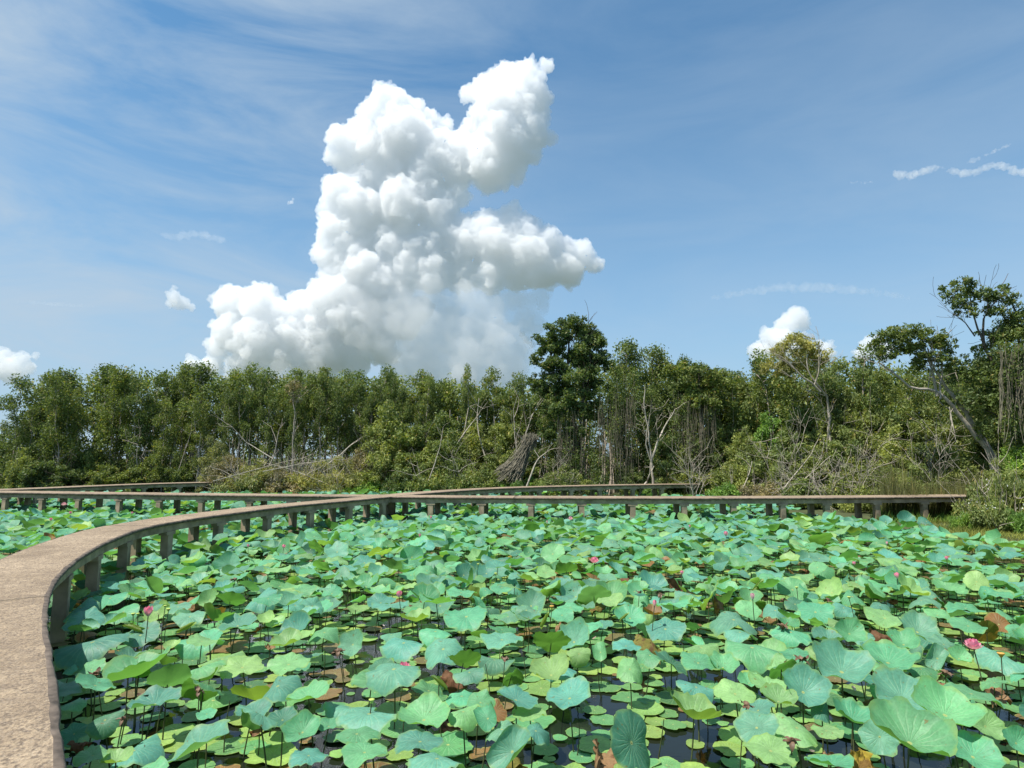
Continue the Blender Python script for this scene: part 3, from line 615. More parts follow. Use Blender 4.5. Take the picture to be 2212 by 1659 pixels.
for x, y, w_, c in DRY:
    z = .30 if w_ < 45 else .22; p_ = at_z(x, y, z); d = -(RT @ (p_-Vector((0, 0, EYE)))).z; R_ = w_*.62*d/F; s = rnd.randrange(10**6)
    V, T_, Q, uv = blade(s, 'dry', 3); V = (V*R_) @ rotmat((rnd.uniform(-.5, .5), rnd.uniform(-.6, .1), 1), rnd.uniform(0, 6)).T
    root = link('dried_lotus_leaf', None, loc=(p_.x, p_.y, 0))
    mx = max(.05, z-(V[:, 2].max()+V[:, 2].min())/2)
    link('blade', MB().add(V+[0, 0, mx], [T_, Q], 0, uv, BR[c]).mesh('blade', [M_DRY]), root)
    link('stem', MB().add(*tube(stem_pts((0, 0, mx+.01), s), .0055, 6)).mesh('stem', [M_STEM]), root)
    LAB.append([root, {'n': 'shrivelled dark brown lotus leaf', 'y': 'crumpled bright yellow lotus leaf', 'o': 'wilting drooping olive brown lotus leaf', 't': 'curled tan dried lotus leaf'}[c], x, y, 'dried leaf', 'dried lotus leaves'])
for x, y, w_, ang in [(405, 1359, 44, .5), (290, 1362, 50, -.3), (948, 1478, 46, -.7), (1180, 1342, 40, 1.1), (1187, 1272, 34, -.6), (1640, 1272, 46, .9), (1495, 1310, 38, 1.2), (1010, 1150, 18, -.8), (1350, 1335, 28, .7), (1905, 1165, 18, .2)]:
    z = .5; p_ = at_z(x, y, z); d = -(RT @ (p_-Vector((0, 0, EYE)))).z; R_ = w_*.5*d/F; s = rnd.randrange(10**6)
    V, T_, Q, uv = blade(s, 'roll', 3); V = V*[.8, 1, .8]; V = V @ np.array(Matrix.Rotation(math.pi/2-ang*.0, 3, 'Z')).T; V = V @ np.array(Matrix.Rotation(-ang, 3, 'Y')).T
    root = link('rolled_lotus_leaf', None, loc=(p_.x, p_.y, 0))
    link('blade', MB().add(V*R_+[0, 0, z], [T_, Q], 0, uv, (.30, .44, .17)).mesh('blade', [M_LEAF]), root)
    link('stem', MB().add(*tube(stem_pts((0, 0, z), s), .0055, 6)).mesh('stem', [M_STEM]), root)
    LAB.append([root, 'pale rolled young lotus leaf', x, y, 'young leaf', 'rolled young lotus leaves'])
BS = [(497, 1570, 100), (740, 1440, 60), (700, 1445, 70), (1131, 1440, 55), (1440, 1600, 80), (1470, 1440, 90), (770, 1370, 60), (1695, 1590, 70), (1990, 1555, 80), (850, 1345, 60), (540, 1400, 50), (345, 1560, 60), (1050, 1475, 70), (620, 1480, 50), (880, 1560, 70), (1290, 1480, 60), (1585, 1370, 60), (1800, 1420, 50), (2120, 1600, 80), (265, 1575, 75), (1250, 1600, 60), (960, 1390, 40), (1345, 1400, 45), (455, 1430, 45), (1860, 1300, 40), (1120, 1300, 35), (1640, 1440, 50), (640, 1330, 35)]
for x, y, h_ in BS:
    p_ = at_z(x, y+h_/2, 0); d = -(RT @ (p_-Vector((0, 0, EYE)))).z; L_ = h_*d/F*1.05
    o = link('lotus_stalk', MB().add(*tube(stem_pts((rnd.uniform(-.08, .08)*L_, rnd.uniform(-.1, .1)*L_, L_), rnd.randrange(999)), np.linspace(.007, .004, 6), 6)).mesh('lotus_stalk', [M_STEM]), loc=(p_.x, p_.y, 0))
    LAB.append([o, 'dark leafless lotus stem', x, y, 'stem', 'bare lotus stems'])
for x, y, w_ in [(1198, 1378, 12), (1238, 1383, 10), (1278, 1379, 12), (1755, 1621, 14), (1850, 1492, 12), (352, 1383, 10), (832, 1352, 6)]:
    p_ = at_z(x, y, .04); d = -(RT @ (p_-Vector((0, 0, EYE)))).z; V, Q, T_ = petal(w_*d/F, w_*d/F*.4, .25, rnd.random()*6, .6, (.85, .72, .72), (.85, .62, .66))
    o = link('fallen_petal', MB().add(np.array(V)+[0, 0, .035], Q, 0, None, T_).mesh('fallen_petal', [M_PETAL]), loc=(p_.x, p_.y, 0))
    LAB.append([o, 'fallen pinkish white lotus petal', x, y, 'petal', 'fallen lotus petals'])
# ------------------------------------------------------------------ trees, bushes, reeds
def cards(cen, rad, n, size, seed, flat=.8, asp=.42, up=0.):
    """n small pointed leaves spread through blobs cen (k,3) of radius rad (k,)"""
    r = np.random.RandomState(seed); cen = np.asarray(cen, float); rad = np.asarray(rad, float)
    pr = rad**2; k = r.choice(len(cen), n, p=pr/pr.sum())
    d = r.randn(n, 3); d /= np.linalg.norm(d, axis=1)[:, None]
    R_ = rad[k]*(.35+.72*r.rand(n)**.6)*(1+.18*np.sin(d[:, 0]*7+k)+.15*r.randn(n))
    c = cen[k]+d*R_[:, None]*[1, 1, flat]
    a = r.randn(n, 3); a[:, 2] += up; a /= np.linalg.norm(a, axis=1)[:, None]; b = np.cross(a, r.randn(n, 3)); b /= np.linalg.norm(b, axis=1)[:, None]
    s = (size*r.uniform(.6, 1.35, n))[:, None]
    V = np.stack([c-a*s, c+b*s*asp, c+a*s, c-b*s*asp], 1).reshape(-1, 3)
    return V, np.arange(4*n).reshape(-1, 4)
def blades(n, fn, h0, h1, w_, seed, lean=.3):
    r = np.random.RandomState(seed); P = np.array([fn(r) for _ in range(n)]); nn = np.array([noise.noise(Vector((p_[0]*.9, p_[1]*.9, seed))) for p_ in P])
    h = (h0+(h1-h0)*r.rand(n)**1.8*np.clip(.9+1.3*nn, .25, 1.6))[:, None]
    a = r.rand(n)*6.28; s = np.stack([np.cos(a), np.sin(a), a*0], 1)*w_; tl = np.concatenate([r.randn(n, 2)*lean*h, h], 1)
    V = np.stack([P-s, P+s, P+tl*.55+s*.8+[0, 0, 0], P+tl], 1).reshape(-1, 3); return V, np.arange(4*n).reshape(-1, 4)
def limb(mb, p, d, L, r, depth, rr, mat=0, crook=.25, kids=(2, 4), up=.05, ends=None, minr=.008, tf=.5):
    n = 5; pts = [np.array(p, float)]; d = np.array(d, float); d /= np.linalg.norm(d)
    for i in range(n):
        d = d+rr.randn(3)*crook*.5+[0, 0, up]; d /= np.linalg.norm(d); pts.append(pts[-1]+d*L/n)
    V, Q = tube(pts, np.linspace(r, max(minr, r*tf), n+1), 5 if r > .04 else 3); mb.add(V, Q, mat)
    if ends is not None and depth <= 1: ends.append(pts[-1]); 
    if depth > 0:
        for k in range(rr.randint(kids[0], kids[1]+1)):
            i = rr.randint(2, n+1); dd = d+rr.randn(3)*.75; limb(mb, pts[i], dd, L*rr.uniform(.45, .75), max(minr, r*.55), depth-1, rr, mat, crook, kids, up, ends, minr, tf)
    return pts
def tree_mesh(seed, h, cw, cb, nleaf, lsize=.11, lean=(0, 0), stems=1, trunk_r=.09, clump=.62, nlimb=15, multi=0, mats=None, top=1.0, flat=.85):
    rr = np.random.RandomState(seed); tb = MB(); cen = []; rad = []
    for s in range(stems):
        off = rr.randn(2)*.25*(stems > 1); ln = np.array(lean)+rr.randn(2)*(.25 if stems == 1 else cw*.28)
        n = 10; P = []
        for i in range(n+1):
            t_ = i/n; P.append([off[0]+ln[0]*t_**1.3+rr.randn()*.07, off[1]+ln[1]*t_**1.3+rr.randn()*.07, h*.9*t_*top])
        P = np.array(P); V, Q = tube(P, np.linspace(trunk_r, trunk_r*.28, n+1)/(1 if stems == 1 else 1.3), 6); tb.add(V, Q)
        for k in range(max(3, nlimb//stems)):
            t_ = cb+(1-cb)*(k+rr.rand())/max(3, nlimb//stems); q = P[0]*0+[np.interp(t_, np.linspace(0, 1, n+1), P[:, a]) for a in range(3)]
            a = rr.rand()*6.28; sp = cw*.5*math.sin(math.pi*min(1, .25+.7*(t_-cb)/(1-cb)))**.7*rr.uniform(.35, 1.0)/(1 if stems == 1 else 1.5)
            d = np.array([math.cos(a)*sp, math.sin(a)*sp, sp*rr.uniform(.5, 1.3)]); e = q+d
            V, Q = tube([q, q+d*[.5, .5, .35], e], [trunk_r*.35, trunk_r*.22, .012], 4); tb.add(V, Q)
            for m_ in range(rr.randint(2, 4)): cen.append(e+rr.randn(3)*[.4, .4, .3]*clump); rad.append(clump*rr.uniform(.5, 1.05))
        cen.append(P[-1]+[0, 0, h*.04]); rad.append(clump*.8)
    cb_ = MB(); V, Q = cards(cen, rad, nleaf, lsize, seed, flat); cb_.add(V, Q)
    return tb.mesh('trunk', [mats[0]], True), cb_.mesh('crown', [mats[1]], False)
def place(kind, tm, cm, loc, sc, rz, label, cat, group=None, grow=True):
    root = tag(link(kind, None, loc=loc), label, cat, group); root.rotation_euler = (0, 0, rz); root.scale = sc
    link('trunk', tm, root); link('crown', cm, root); return root
def gz(x, y): return .14
PAPER = [tree_mesh(100+k, 10, 2.9, .36, 4200, .105, lean=(rnd.uniform(-.8, .8), 0), trunk_r=.11, clump=.62, nlimb=15, mats=(M_BARK, M_TREE)) for k in range(5)]
FULL = [tree_mesh(200+k, 10, 3.6, .10, 8500, .105, stems=2, trunk_r=.10, clump=.75, nlimb=26, mats=(M_BARK, M_TREE)) for k in range(4)]
TREES = []      # Vx, Vtop, distance, kind, width factor
for vx, vt, Y, kd, wf in [(28, 905, 49, 'F', .8), (75, 800, 48, 'F', 1), (60, 870, 46, 'F', .75), (120, 793, 49, 'F', 1), (150, 800, 46.5, 'F', .8), (205, 780, 50, 'P', 1.15), (180, 830, 47, 'F', .75), (252, 790, 48, 'F', .9), (292, 800, 50, 'P', 1.1), (325, 803, 47, 'F', .75), (358, 800, 49, 'P', 1), (404, 783, 48, 'P', .62), (375, 850, 46, 'F', .7),
    (432, 778, 50, 'P', 1.15), (470, 778, 48, 'P', 1.2), (440, 860, 46, 'F', .65), (515, 795, 50, 'P', 1), (550, 778, 49, 'P', 1), (590, 790, 51, 'P', 1.1), (632, 788, 48, 'P', .9), (660, 800, 50, 'P', 1), (712, 784, 49, 'P', .9), (755, 790, 51, 'P', 1.1), (640, 840, 45, 'P', .55), (785, 800, 48, 'P', 1), (818, 786, 49, 'P', 1.05), (862, 798, 50, 'P', 1.1), (905, 793, 48, 'P', 1.1), (940, 806, 50, 'P', 1),
    (980, 815, 48, 'P', .9), (1018, 779, 44, 'T', .5), (1070, 784, 45, 'P', .85), (1045, 830, 46, 'F', .9), (1100, 797, 46, 'P', .8), (1145, 815, 45, 'F', .8), (1180, 840, 43, 'F', .7),
    (1335, 728, 42, 'F', .85), (1390, 743, 43, 'F', .85), (1440, 790, 44, 'F', .8), (1470, 760, 42, 'P', .8), (1503, 775, 43, 'P', .75), (1550, 795, 42, 'F', .9), (1590, 800, 43, 'F', .8), (1420, 830, 40, 'F', .6),
    (1628, 765, 40, 'T', .75), (1680, 745, 38, 'F', .9), (1770, 765, 39, 'F', .9), (1845, 735, 37, 'P', .8), (1810, 800, 37, 'F', .9), (1975, 790, 38, 'F', .95), (1900, 790, 38, 'F', .9), (2070, 800, 36, 'F', 1), (2110, 760, 34, 'F', .85), (2155, 745, 31.5, 'F', .75), (2215, 705, 31, 'F', .9), (2085, 800, 32.5, 'F', .75)]:
    top_ = at_y(vx, vt, Y); h_ = top_.z-gz(0, 0); i = rnd.randrange(4)
    tm, cm = PAPER[rnd.randrange(5)] if kd in 'PT' else FULL[i]
    root = place('paperbark_tree' if kd != 'F' else 'swamp_tree', tm, cm, (top_.x, Y, gz(0, 0)), (h_/10*wf*1.02, h_/10*wf*1.02, h_/10), rnd.uniform(0, 6.28), None, None)
    desc = {'P': 'tall paperbark tree with pale trunk', 'F': 'leafy tree green to its foot', 'T': 'thin tree with small airy crown'}[kd]
    if wf < .78: desc = desc.replace('tall', 'slender').replace('leafy', 'small leafy')
    where = 'at the left end of the forest' if vx < 300 else 'behind the far left walkway' if vx < 480 else 'behind the left brushwood' if vx < 960 else 'left of the biggest tree' if vx < 1200 else 'right of the biggest tree' if vx < 1600 else 'in the right thicket'
    LAB.append([root, desc+', '+where, vx, vt, 'tree', 'trees of the swamp forest'])
for k, vx in enumerate(range(486, 960, 19)):
    vt = rnd.uniform(792, 850); Y = rnd.uniform(45.2, 47.5); top_ = at_y(vx+rnd.uniform(-6, 6), vt, Y); h_ = top_.z-.14; tm, cm = PAPER[k % 5]
    root = place('paperbark_tree', tm, cm, (top_.x, Y, .14), (h_/10*.62, h_/10*.62, h_/10), rnd.uniform(0, 6.28), None, None)
    LAB.append([root, 'slim paperbark with bare lower trunk, in the left front row', vx, vt, 'tree', 'trees of the swamp forest'])
# --- single trees with a look of their own
def hero(kind, label, base, stems, clumps, nleaf, lsize, mats, cat='tree', group='trees of the swamp forest', seed=1, vines=None, sub=0):
    """stems: list of (points in V px + distance, r0, r1); clumps: (vx, vy, distance, radius m)"""
    rr = np.random.RandomState(seed); org = np.array(base)
    root = tag(link(kind, None, loc=base), label, cat, group); tb = MB(); ends = []
    for pts, r0, r1 in stems:
        P = catmull([Vector(base) if q is None else at_y(*q) for q in pts], .4); P = np.array([p_[:] for p_ in P])-org; P += rr.randn(*P.shape)*.025; P[0] -= [0, 0, .2]
        V, Q = tube(P, np.linspace(r0, r1, len(P)), 7); tb.add(V, Q)
        for k in range(sub):
            i = rr.randint(len(P)//3, len(P)); d = P[i]-P[max(0, i-2)]+rr.randn(3)*.4; limb(tb, P[i], d, rr.uniform(.8, 1.8), r1*.8, 1, rr, 0, .35, ends=ends)
    link('trunk', tb.mesh('trunk', [mats[0]]), root)
    if clumps:
        cen = [np.array(at_y(a, b_, c)[:])-org for a, b_, c, r in clumps]; rad = [r for *_, r in clumps]
        c2 = []; r2 = []
        for c, r in zip(cen, rad):
            for k in range(20): c2.append(c+np.clip(rr.randn(3), -1.3, 1.3)*r*[.75, .75, .58]); r2.append(r*rr.uniform(.2, .55))
        V, Q = cards(c2, r2, nleaf, lsize, seed); link('crown', MB().add(V, Q).mesh('crown', [mats[1]], False), root)
    if vines:
        vb = MB(); 
        for (vx0, vx1, vy0, vy1, Y, n) in vines:
            for k in range(n):
                a = rr.uniform(vx0, vx1); y0 = vy0+abs(rr.randn())*45; p0 = np.array(at_y(a, y0, Y+rr.uniform(-.5, .3))); p1 = np.array(at_y(a+rr.uniform(-8, 8), rr.uniform(vy0*.4+vy1*.6, vy1), Y+rr.uniform(-.6, .4)))
                t_ = np.linspace(0, 1, 5)[:, None]; P = p0*(1-t_)+p1*t_+rr.randn(5, 3)*.05-org; V, Q = tube(P, .009, 3); vb.add(V, Q)
        V, Q = cards([np.array(at_y(rr.uniform(v_[0]-6, v_[1]+6), rr.uniform(v_[2]-10, v_[3]), v_[4]+rr.uniform(-.2, .5)))-org for v_ in vines for _ in range(28)], rr.uniform(.2, .42, 28*len(vines)), 3200*len(vines), .07, seed+50, 1.6); vb.add(V, Q, 1)
        link('hanging_vines', vb.mesh('hanging_vines', [M_VINE, M_TREE], False), root)
    return root
def gnd(vx, Y): q = at_y(vx, 1040, Y); return (q.x, Y, .1)
hero('swamp_tree', 'biggest broad-crowned tree at the centre, draped with grey hanging vines', gnd(1240, 40),
     [([None, (1240, 900, 40), (1225, 800, 40), (1232, 715, 40)], .17, .05), ([None, (1262, 900, 40), (1275, 800, 39.6), (1270, 740, 40)], .12, .04), ([None, (1205, 900, 40), (1195, 800, 40), (1185, 745, 40)], .11, .04), ([None, (1250, 950, 39.5), (1262, 850, 39), (1250, 790, 39)], .07, .03)],
     [(1235, 712, 40, .75), (1205, 725, 40, .7), (1265, 720, 40.5, .7), (1180, 745, 40, .65), (1285, 745, 40, .6), (1230, 760, 40, .9), (1175, 790, 40, .7), (1205, 800, 39.5, .8), (1270, 790, 40, .85), (1300, 780, 40, .6), (1245, 830, 39.5, .9), (1190, 840, 40, .7), (1290, 840, 40, .7), (1215, 880, 39.5, .7), (1270, 885, 39.5, .6), (1170, 880, 40, .6), (1240, 930, 39.3, .5), (1185, 930, 40, .6), (1300, 900, 40, .5), (1160, 830, 40.3, .5)], 42000, .095, (M_DARKBARK, M_TREE), seed=3, sub=5,
     vines=[(1285, 1375, 850, 1050, 38.5, 90), (1205, 1262, 880, 1040, 39, 40), (1330, 1372, 800, 900, 39, 20)])
hero('swamp_tree', 'dark tree hung with a brown curtain of vines right of the biggest tree', gnd(1515, 39),
     [([None, (1515, 900, 39), (1510, 800, 39)], .12, .04), ([None, (1535, 900, 39), (1540, 830, 39)], .09, .03)],
     [(1500, 815, 39, .8), (1540, 830, 39, .8), (1480, 850, 39, .6), (1520, 860, 38.5, .7), (1560, 860, 39, .6), (1455, 800, 39.5, .7)], 9000, .11, (M_DARKBARK, M_TREE), seed=4, sub=3, vines=[(1485, 1550, 850, 1010, 38.3, 80), (1455, 1490, 840, 980, 38.8, 30)])
hero('leaning_tree', 'twin-trunked paperbark leaning far left above the end of the straight walkway', gnd(2150, 30),
     [([None, (2143, 990, 30), (2108, 942, 30), (2055, 875, 30), (2022, 846, 30), (1965, 835, 30), (1925, 800, 30), (1898, 782, 30)], .17, .035), ([(2148, 985, 30.3), (2118, 942, 30.4), (2085, 890, 30.4), (2050, 845, 30.4), (2020, 800, 30.3), (2003, 755, 30.2)], .15, .03), ([(2022, 846, 30), (2012, 800, 30), (2003, 760, 30)], .07, .03), ([(2030, 850, 30), (2035, 790, 30), (2030, 750, 30)], .05, .02), ([(2050, 870, 30), (2058, 915, 29.7), (2062, 935, 29.6)], .04, .02)],
     [(1905, 735, 30, .42), (1940, 725, 30, .5), (1975, 728, 30, .55), (2010, 732, 30, .5), (2035, 740, 30, .45), (1960, 755, 30.3, .5), (2000, 765, 30, .45), (2035, 775, 30, .4), (1915, 765, 30, .35), (1985, 790, 30.2, .35), (2045, 795, 30, .25)], 8500, .078, (M_BLEACH, M_TREE), seed=5, sub=5)
hero('swamp_tree', 'tallest tree at the right edge with two airy heads above a vine-covered mass', gnd(2185, 29),
     [([None, (2180, 900, 29), (2150, 800, 29), (2120, 730, 29), (2105, 690, 29), (2095, 640, 29), (2083, 612, 29)], .16, .02), ([(2125, 740, 29), (2125, 690, 29), (2150, 650, 29), (2170, 635, 29)], .06, .02), ([None, (2200, 850, 29), (2200, 740, 29), (2195, 680, 29)], .15, .05), ([(2108, 715, 29), (2085, 695, 29), (2068, 680, 29)], .035, .012)],
     [(2060, 628, 29, .38), (2080, 612, 29, .38), (2102, 640, 29, .42), (2070, 655, 29, .36), (2085, 675, 29, .34), (2135, 640, 29, .30), (2160, 632, 29, .42), (2182, 650, 29, .38), (2150, 670, 29, .38), (2200, 690, 29, .7), (2225, 720, 29, .8), (2135, 730, 29.3, .45), (2165, 730, 29, .55), (2120, 770, 29.3, .55), (2160, 790, 29, .7), (2100, 810, 29.5, .55), (2140, 850, 29.3, .7), (2190, 850, 29, .6), (2205, 780, 28.7, .6), (2110, 880, 29.6, .6), (2180, 930, 28.8, .5), (2225, 960, 28.8, .6), (2125, 930, 29.5, .5)], 19000, .08, (M_DARKBARK, M_TREE), seed=6, sub=4, vines=[(2160, 2225, 740, 960, 28.4, 60)])
hero('swamp_tree', 'grey-crowned tree with bare white branches left of the leaning tree', gnd(1790, 35.5),
     [([None, (1790, 880, 35.5), (1771, 840, 35), (1745, 800, 35), (1742, 765, 35)], .12, .025), ([(1771, 840, 35), (1735, 815, 34.8), (1705, 785, 34.8), (1680, 765, 34.8)], .06, .015), ([(1760, 825, 35), (1770, 790, 34.8), (1768, 760, 34.8)], .05, .015)],
     [(1720, 740, 35.5, .6), (1750, 745, 35.6, .5), (1690, 755, 35.6, .5), (1670, 785, 35.8, .6), (1775, 775, 36, .5), (1700, 790, 36, .7), (1740, 780, 36, .6)], 7000, .08, (M_BLEACH, M_PALE), seed=7, sub=6)
hero('bare_tree', 'forked pale dead trunk standing right of the hanging vines', gnd(1410, 37.5), [([None, (1407, 990, 37.5), (1398, 920, 37.5), (1391, 873, 37.5), (1395, 830, 37.5)], .085, .02), ([(1408, 985, 37.5), (1434, 925, 37.5), (1460, 885, 37.5)], .075, .02), ([(1410, 1000, 37.5), (1396, 960, 37.4), (1402, 900, 37.3)], .05, .015)], None, 0, 0, (M_BLEACH,), group='pale dead trunks', seed=8, sub=4)
hero('bare_tree', 'slender pale dead tree with yellowish top before the dark left forest', gnd(634, 44), [([None, (632, 960, 44), (636, 900, 44), (632, 850, 44), (640, 820, 44)], .06, .015)], [(636, 835, 44, .5), (640, 860, 44, .35)], 700, .09, (M_BLEACH, M_GREY), group='pale dead trunks', seed=9, sub=5)
LEAN = [((560, 1012), (640, 990), 38.4), ((640, 1018), (560, 985), 38.4), ((540, 960), (500, 935), 39.5), ((660, 1000), (735, 985), 38.6), ((585, 1000), (612, 930), 44), ((725, 990), (775, 950), 41), ((1118, 1000), (1100, 905), 40), ((1128, 990), (1150, 900), 39.5), ((1155, 1005), (1172, 960), 38), ((940, 1000), (960, 945), 39), ((1000, 940), (1040, 880), 41), ((1040, 960), (1010, 860), 41.5), ((1690, 1060), (1760, 985), 33), ((1720, 1050), (1782, 975), 33.5), ((1605, 1055), (1625, 990), 34), ((1390, 1050), (1410, 1005), 37), ((375, 1040), (420, 960), 45.5), ((430, 1000), (437, 940), 45.5), ((330, 1010), (290, 985), 46), ((130, 1040), (125, 985), 45.5), ((300, 1040), (310, 960), 46), ((460, 1035), (470, 975), 46), ]
for (a, b_, Y) in LEAN:
    rr = np.random.RandomState(int(a[0])); org = at_y(*a, Y); mb = MB(); v = at_y(*b_, Y+rr.uniform(-.4, .8))-org; Ln_ = v.length
    r0_ = rr.uniform(.02, .032) if Y < 39.6 and a[0] < 760 else rr.uniform(.035, .065); limb(mb, (0, 0, 0), v, Ln_, r0_, 2, rr, 0, .2, kids=(1, 3), up=.0, tf=.45); low = org.z-.05
    if v.z > .35: e_ = -v*min(1.2, org.z/v.z); V, Q = tube([(0, 0, 0), e_*.5, e_], [r0_, r0_*1.1, r0_*1.2], 6); mb.add(V, Q)
    o = link('dead_trunk', mb.mesh('dead_trunk', [M_BLEACH]), loc=org)
    where = 'in the left forest' if a[0] < 480 else 'in the left brushwood' if a[0] < 960 else 'left of the biggest tree' if a[0] < 1200 else 'in the right thicket'
    LAB.append([o, ('bleached trunk leaning right' if v.x > .3 else 'bleached trunk leaning left' if v.x < -.3 else 'bleached upright broken trunk')+', '+where, a[0], a[1], 'tree', 'dead pale trunks'])
# --- bushes
def bush_mesh(seed, mats, nleaf=2600, ls=.075, twig=26, wild=.25, tall=1.):
    rr = np.random.RandomState(seed); cen = []; rad = []; tb = MB()
    for k in range(int(34*tall)):
        a = rr.rand()*6.28; q = rr.rand()**.6; cen.append((math.cos(a)*q*.9, math.sin(a)*q*.9, rr.uniform(.08, 1.0)*(tall-.3)*(1-.5*q**2)+.1)); rad.append(rr.uniform(.10, .30))
    V, Q = cards(cen, rad, int(nleaf*(.4+.6*tall)), ls, seed, .8); cb_ = MB().add(V, Q)
    for k in range(twig):
        a = rr.rand()*6.28; limb(tb, (rr.randn()*.02, rr.randn()*.02, .02), (math.cos(a)*.8, math.sin(a)*.8, rr.uniform(.3, 1.3)), rr.uniform(.7, 1.25)*(.5+.5*tall), .016, 1, rr, 0, wild, kids=(2, 4), minr=.005)
    return tb.mesh('branches', [mats[0]]), cb_.mesh('foliage', [mats[1]], False)
BUSH = {(k, tl_): [bush_mesh(300+i*7+j, m_, n_, ls, tw, tall=tl_) for j in range(2)] for i, (k, m_, n_, ls, tw) in enumerate([('p', (M_BLEACH, M_PALE), 5600, .05, 12), ('o', (M_BARK, M_BUSH), 6000, .055, 5), ('g', (M_BARK, M_GREEN), 6000, .055, 4), ('t', (M_BARK, M_GREY), 4600, .052, 9), ('d', (M_DARKBARK, M_TREE), 6000, .058, 4)]) for tl_ in (1., 2., 3.2)}
# (Vx, Vtop, half width in V px, distance, kind)
BL = [(470, 925, 34, 43, 'o'), (500, 975, 50, 42, 'o'), (560, 990, 55, 41.5, 'o'), (530, 1015, 60, 40.5, 'o'), (610, 1000, 55, 41.5, 't'), (655, 1010, 60, 41, 't'), (690, 985, 45, 42, 'o'), (620, 1030, 60, 40.2, 'o'), (735, 1015, 50, 40.5, 't'), (745, 975, 40, 42, 'o'), (780, 960, 45, 41.5, 't'), (800, 1000, 50, 40.6, 'o'), (790, 1030, 50, 39.6, 'g'), (840, 860, 60, 43, 'o'), (880, 900, 60, 42, 'd'), (830, 950, 50, 41, 'o'), (890, 985, 50, 40.5, 'o'), (860, 1020, 50, 39.8, 'd'), (930, 950, 50, 41, 't'), (965, 925, 55, 41, 't'), (925, 1015, 55, 39.6, 'o'), (990, 975, 45, 40.2, 't'), (1000, 1005, 55, 39.4, 'o'), (1050, 1000, 50, 39.6, 'o'), (1075, 960, 40, 40.5, 'o'), (1060, 1030, 50, 39, 'd'), (1110, 1030, 35, 38.6, 'g'), (1150, 1025, 35, 38.6, 'g'), (1130, 955, 45, 41, 'd'), (1020, 900, 50, 42.5, 'o'), (960, 870, 50, 43, 'd'), (1090, 880, 45, 43, 'o'), (1180, 1020, 35, 38.3, 'o'), (1220, 1000, 45, 38.3, 't'), (1255, 1025, 30, 38, 't'),
      (1400, 1030, 40, 37, 'g'), (1365, 1000, 30, 38, 'o'), (1440, 1000, 45, 36.8, 'o'), (1490, 1010, 45, 36, 'g'), (1530, 1005, 50, 35.5, 'o'), (1480, 950, 45, 38, 'o'), (1580, 985, 50, 36, 'o'), (1570, 1035, 45, 34, 'g'), (1610, 920, 50, 37, 't'), (1640, 960, 55, 36, 'o'), (1680, 1005, 50, 34.5, 'o'), (1640, 1035, 50, 33, 't'), (1700, 920, 60, 36, 't'), (1720, 850, 60, 37, 'd'), (1660, 870, 50, 37.5, 'g'), (1600, 850, 45, 39, 'd'), (1770, 870, 60, 36.5, 'o'), (1760, 960, 60, 34.5, 'o'), (1720, 1035, 60, 31.5, 't'), (1830, 830, 60, 36.5, 'o'), (1820, 920, 50, 34.5, 't'), (1870, 880, 60, 35.5, 'o'), (1850, 985, 55, 33.5, 't'), (1800, 1030, 65, 31, 'o'), (1920, 850, 60, 35.5, 'd'), (1930, 920, 60, 33.5, 'o'), (1910, 990, 60, 32, 't'), (1870, 1040, 55, 29.5, 'o'), (1990, 870, 60, 34.5, 'o'), (2000, 940, 60, 32.5, 'd'), (1980, 1000, 60, 31, 't'), (2060, 880, 60, 33.5, 'o'), (2060, 960, 60, 31.5, 'o'), (2120, 900, 55, 32, 'd'), (2190, 950, 50, 28.5, 'g'), (2170, 990, 50, 27, 'o'), (1960, 1030, 50, 29, 'o'), (1550, 900, 45, 38.5, 'd'), (1430, 920, 40, 39, 'd'), (60, 965, 40, 45, 'o'), (95, 990, 45, 44.6, 'd'), (30, 985, 35, 50, 'o'), (140, 1000, 40, 45, 'd'), (230, 1000, 40, 45.5, 'd'), (300, 1005, 40, 45.5, 'd'), (200, 960, 45, 47, 'd'), (340, 970, 40, 46.5, 'd'), (390, 990, 35, 46, 'd'), (15, 940, 30, 62, 'd')]
for n_b, (vx, vt, hw, Y, kd) in enumerate(BL):
    if kd == 't' and vx > 1500 and n_b % 2: kd = 'o'
    if kd == 't' and 900 < vx < 1300: kd = 'o'
    if 440 < vx < 760 and vt > 900: Y -= 1.6; kd = 'p' if n_b % 3 != 1 else 't'
    if 1330 < vx < 1570 and Y < 38.8: Y = 38.9
    q = at_y(vx, vt, Y); r_ = hw*Y/F; h_ = q.z-.05; tl_ = min((1., 2., 3.2), key=lambda v_: abs(v_-h_/r_)); a, b_ = BUSH[kd, tl_][rnd.randrange(2)]
    root = link('bush', None, loc=(q.x, Y, .05)); root.scale = (r_, r_, h_*1.02/tl_); root.rotation_euler.z = rnd.uniform(0, 6.28); link('branches', a, root); link('foliage', b_, root)
    where = 'at the left end of the forest' if vx < 450 else 'in the left brushwood' if vx < 960 else 'left of the biggest tree' if vx < 1300 else 'right of the vines' if vx < 1600 else 'in the right thicket'
    LAB.append([root, {'o': 'olive green bush', 'p': 'pale olive bush', 'g': 'bright green bush', 't': 'dry greyish bush', 'd': 'dark green bush'}[kd]+(' climbing high' if h_ > 3.2 else ' of middling height' if h_ > 1.6 else ' low by the water')+', '+where, vx, vt, 'tree', 'bushes at the forest edge'])
    LAB[-1][4] = 'bush'
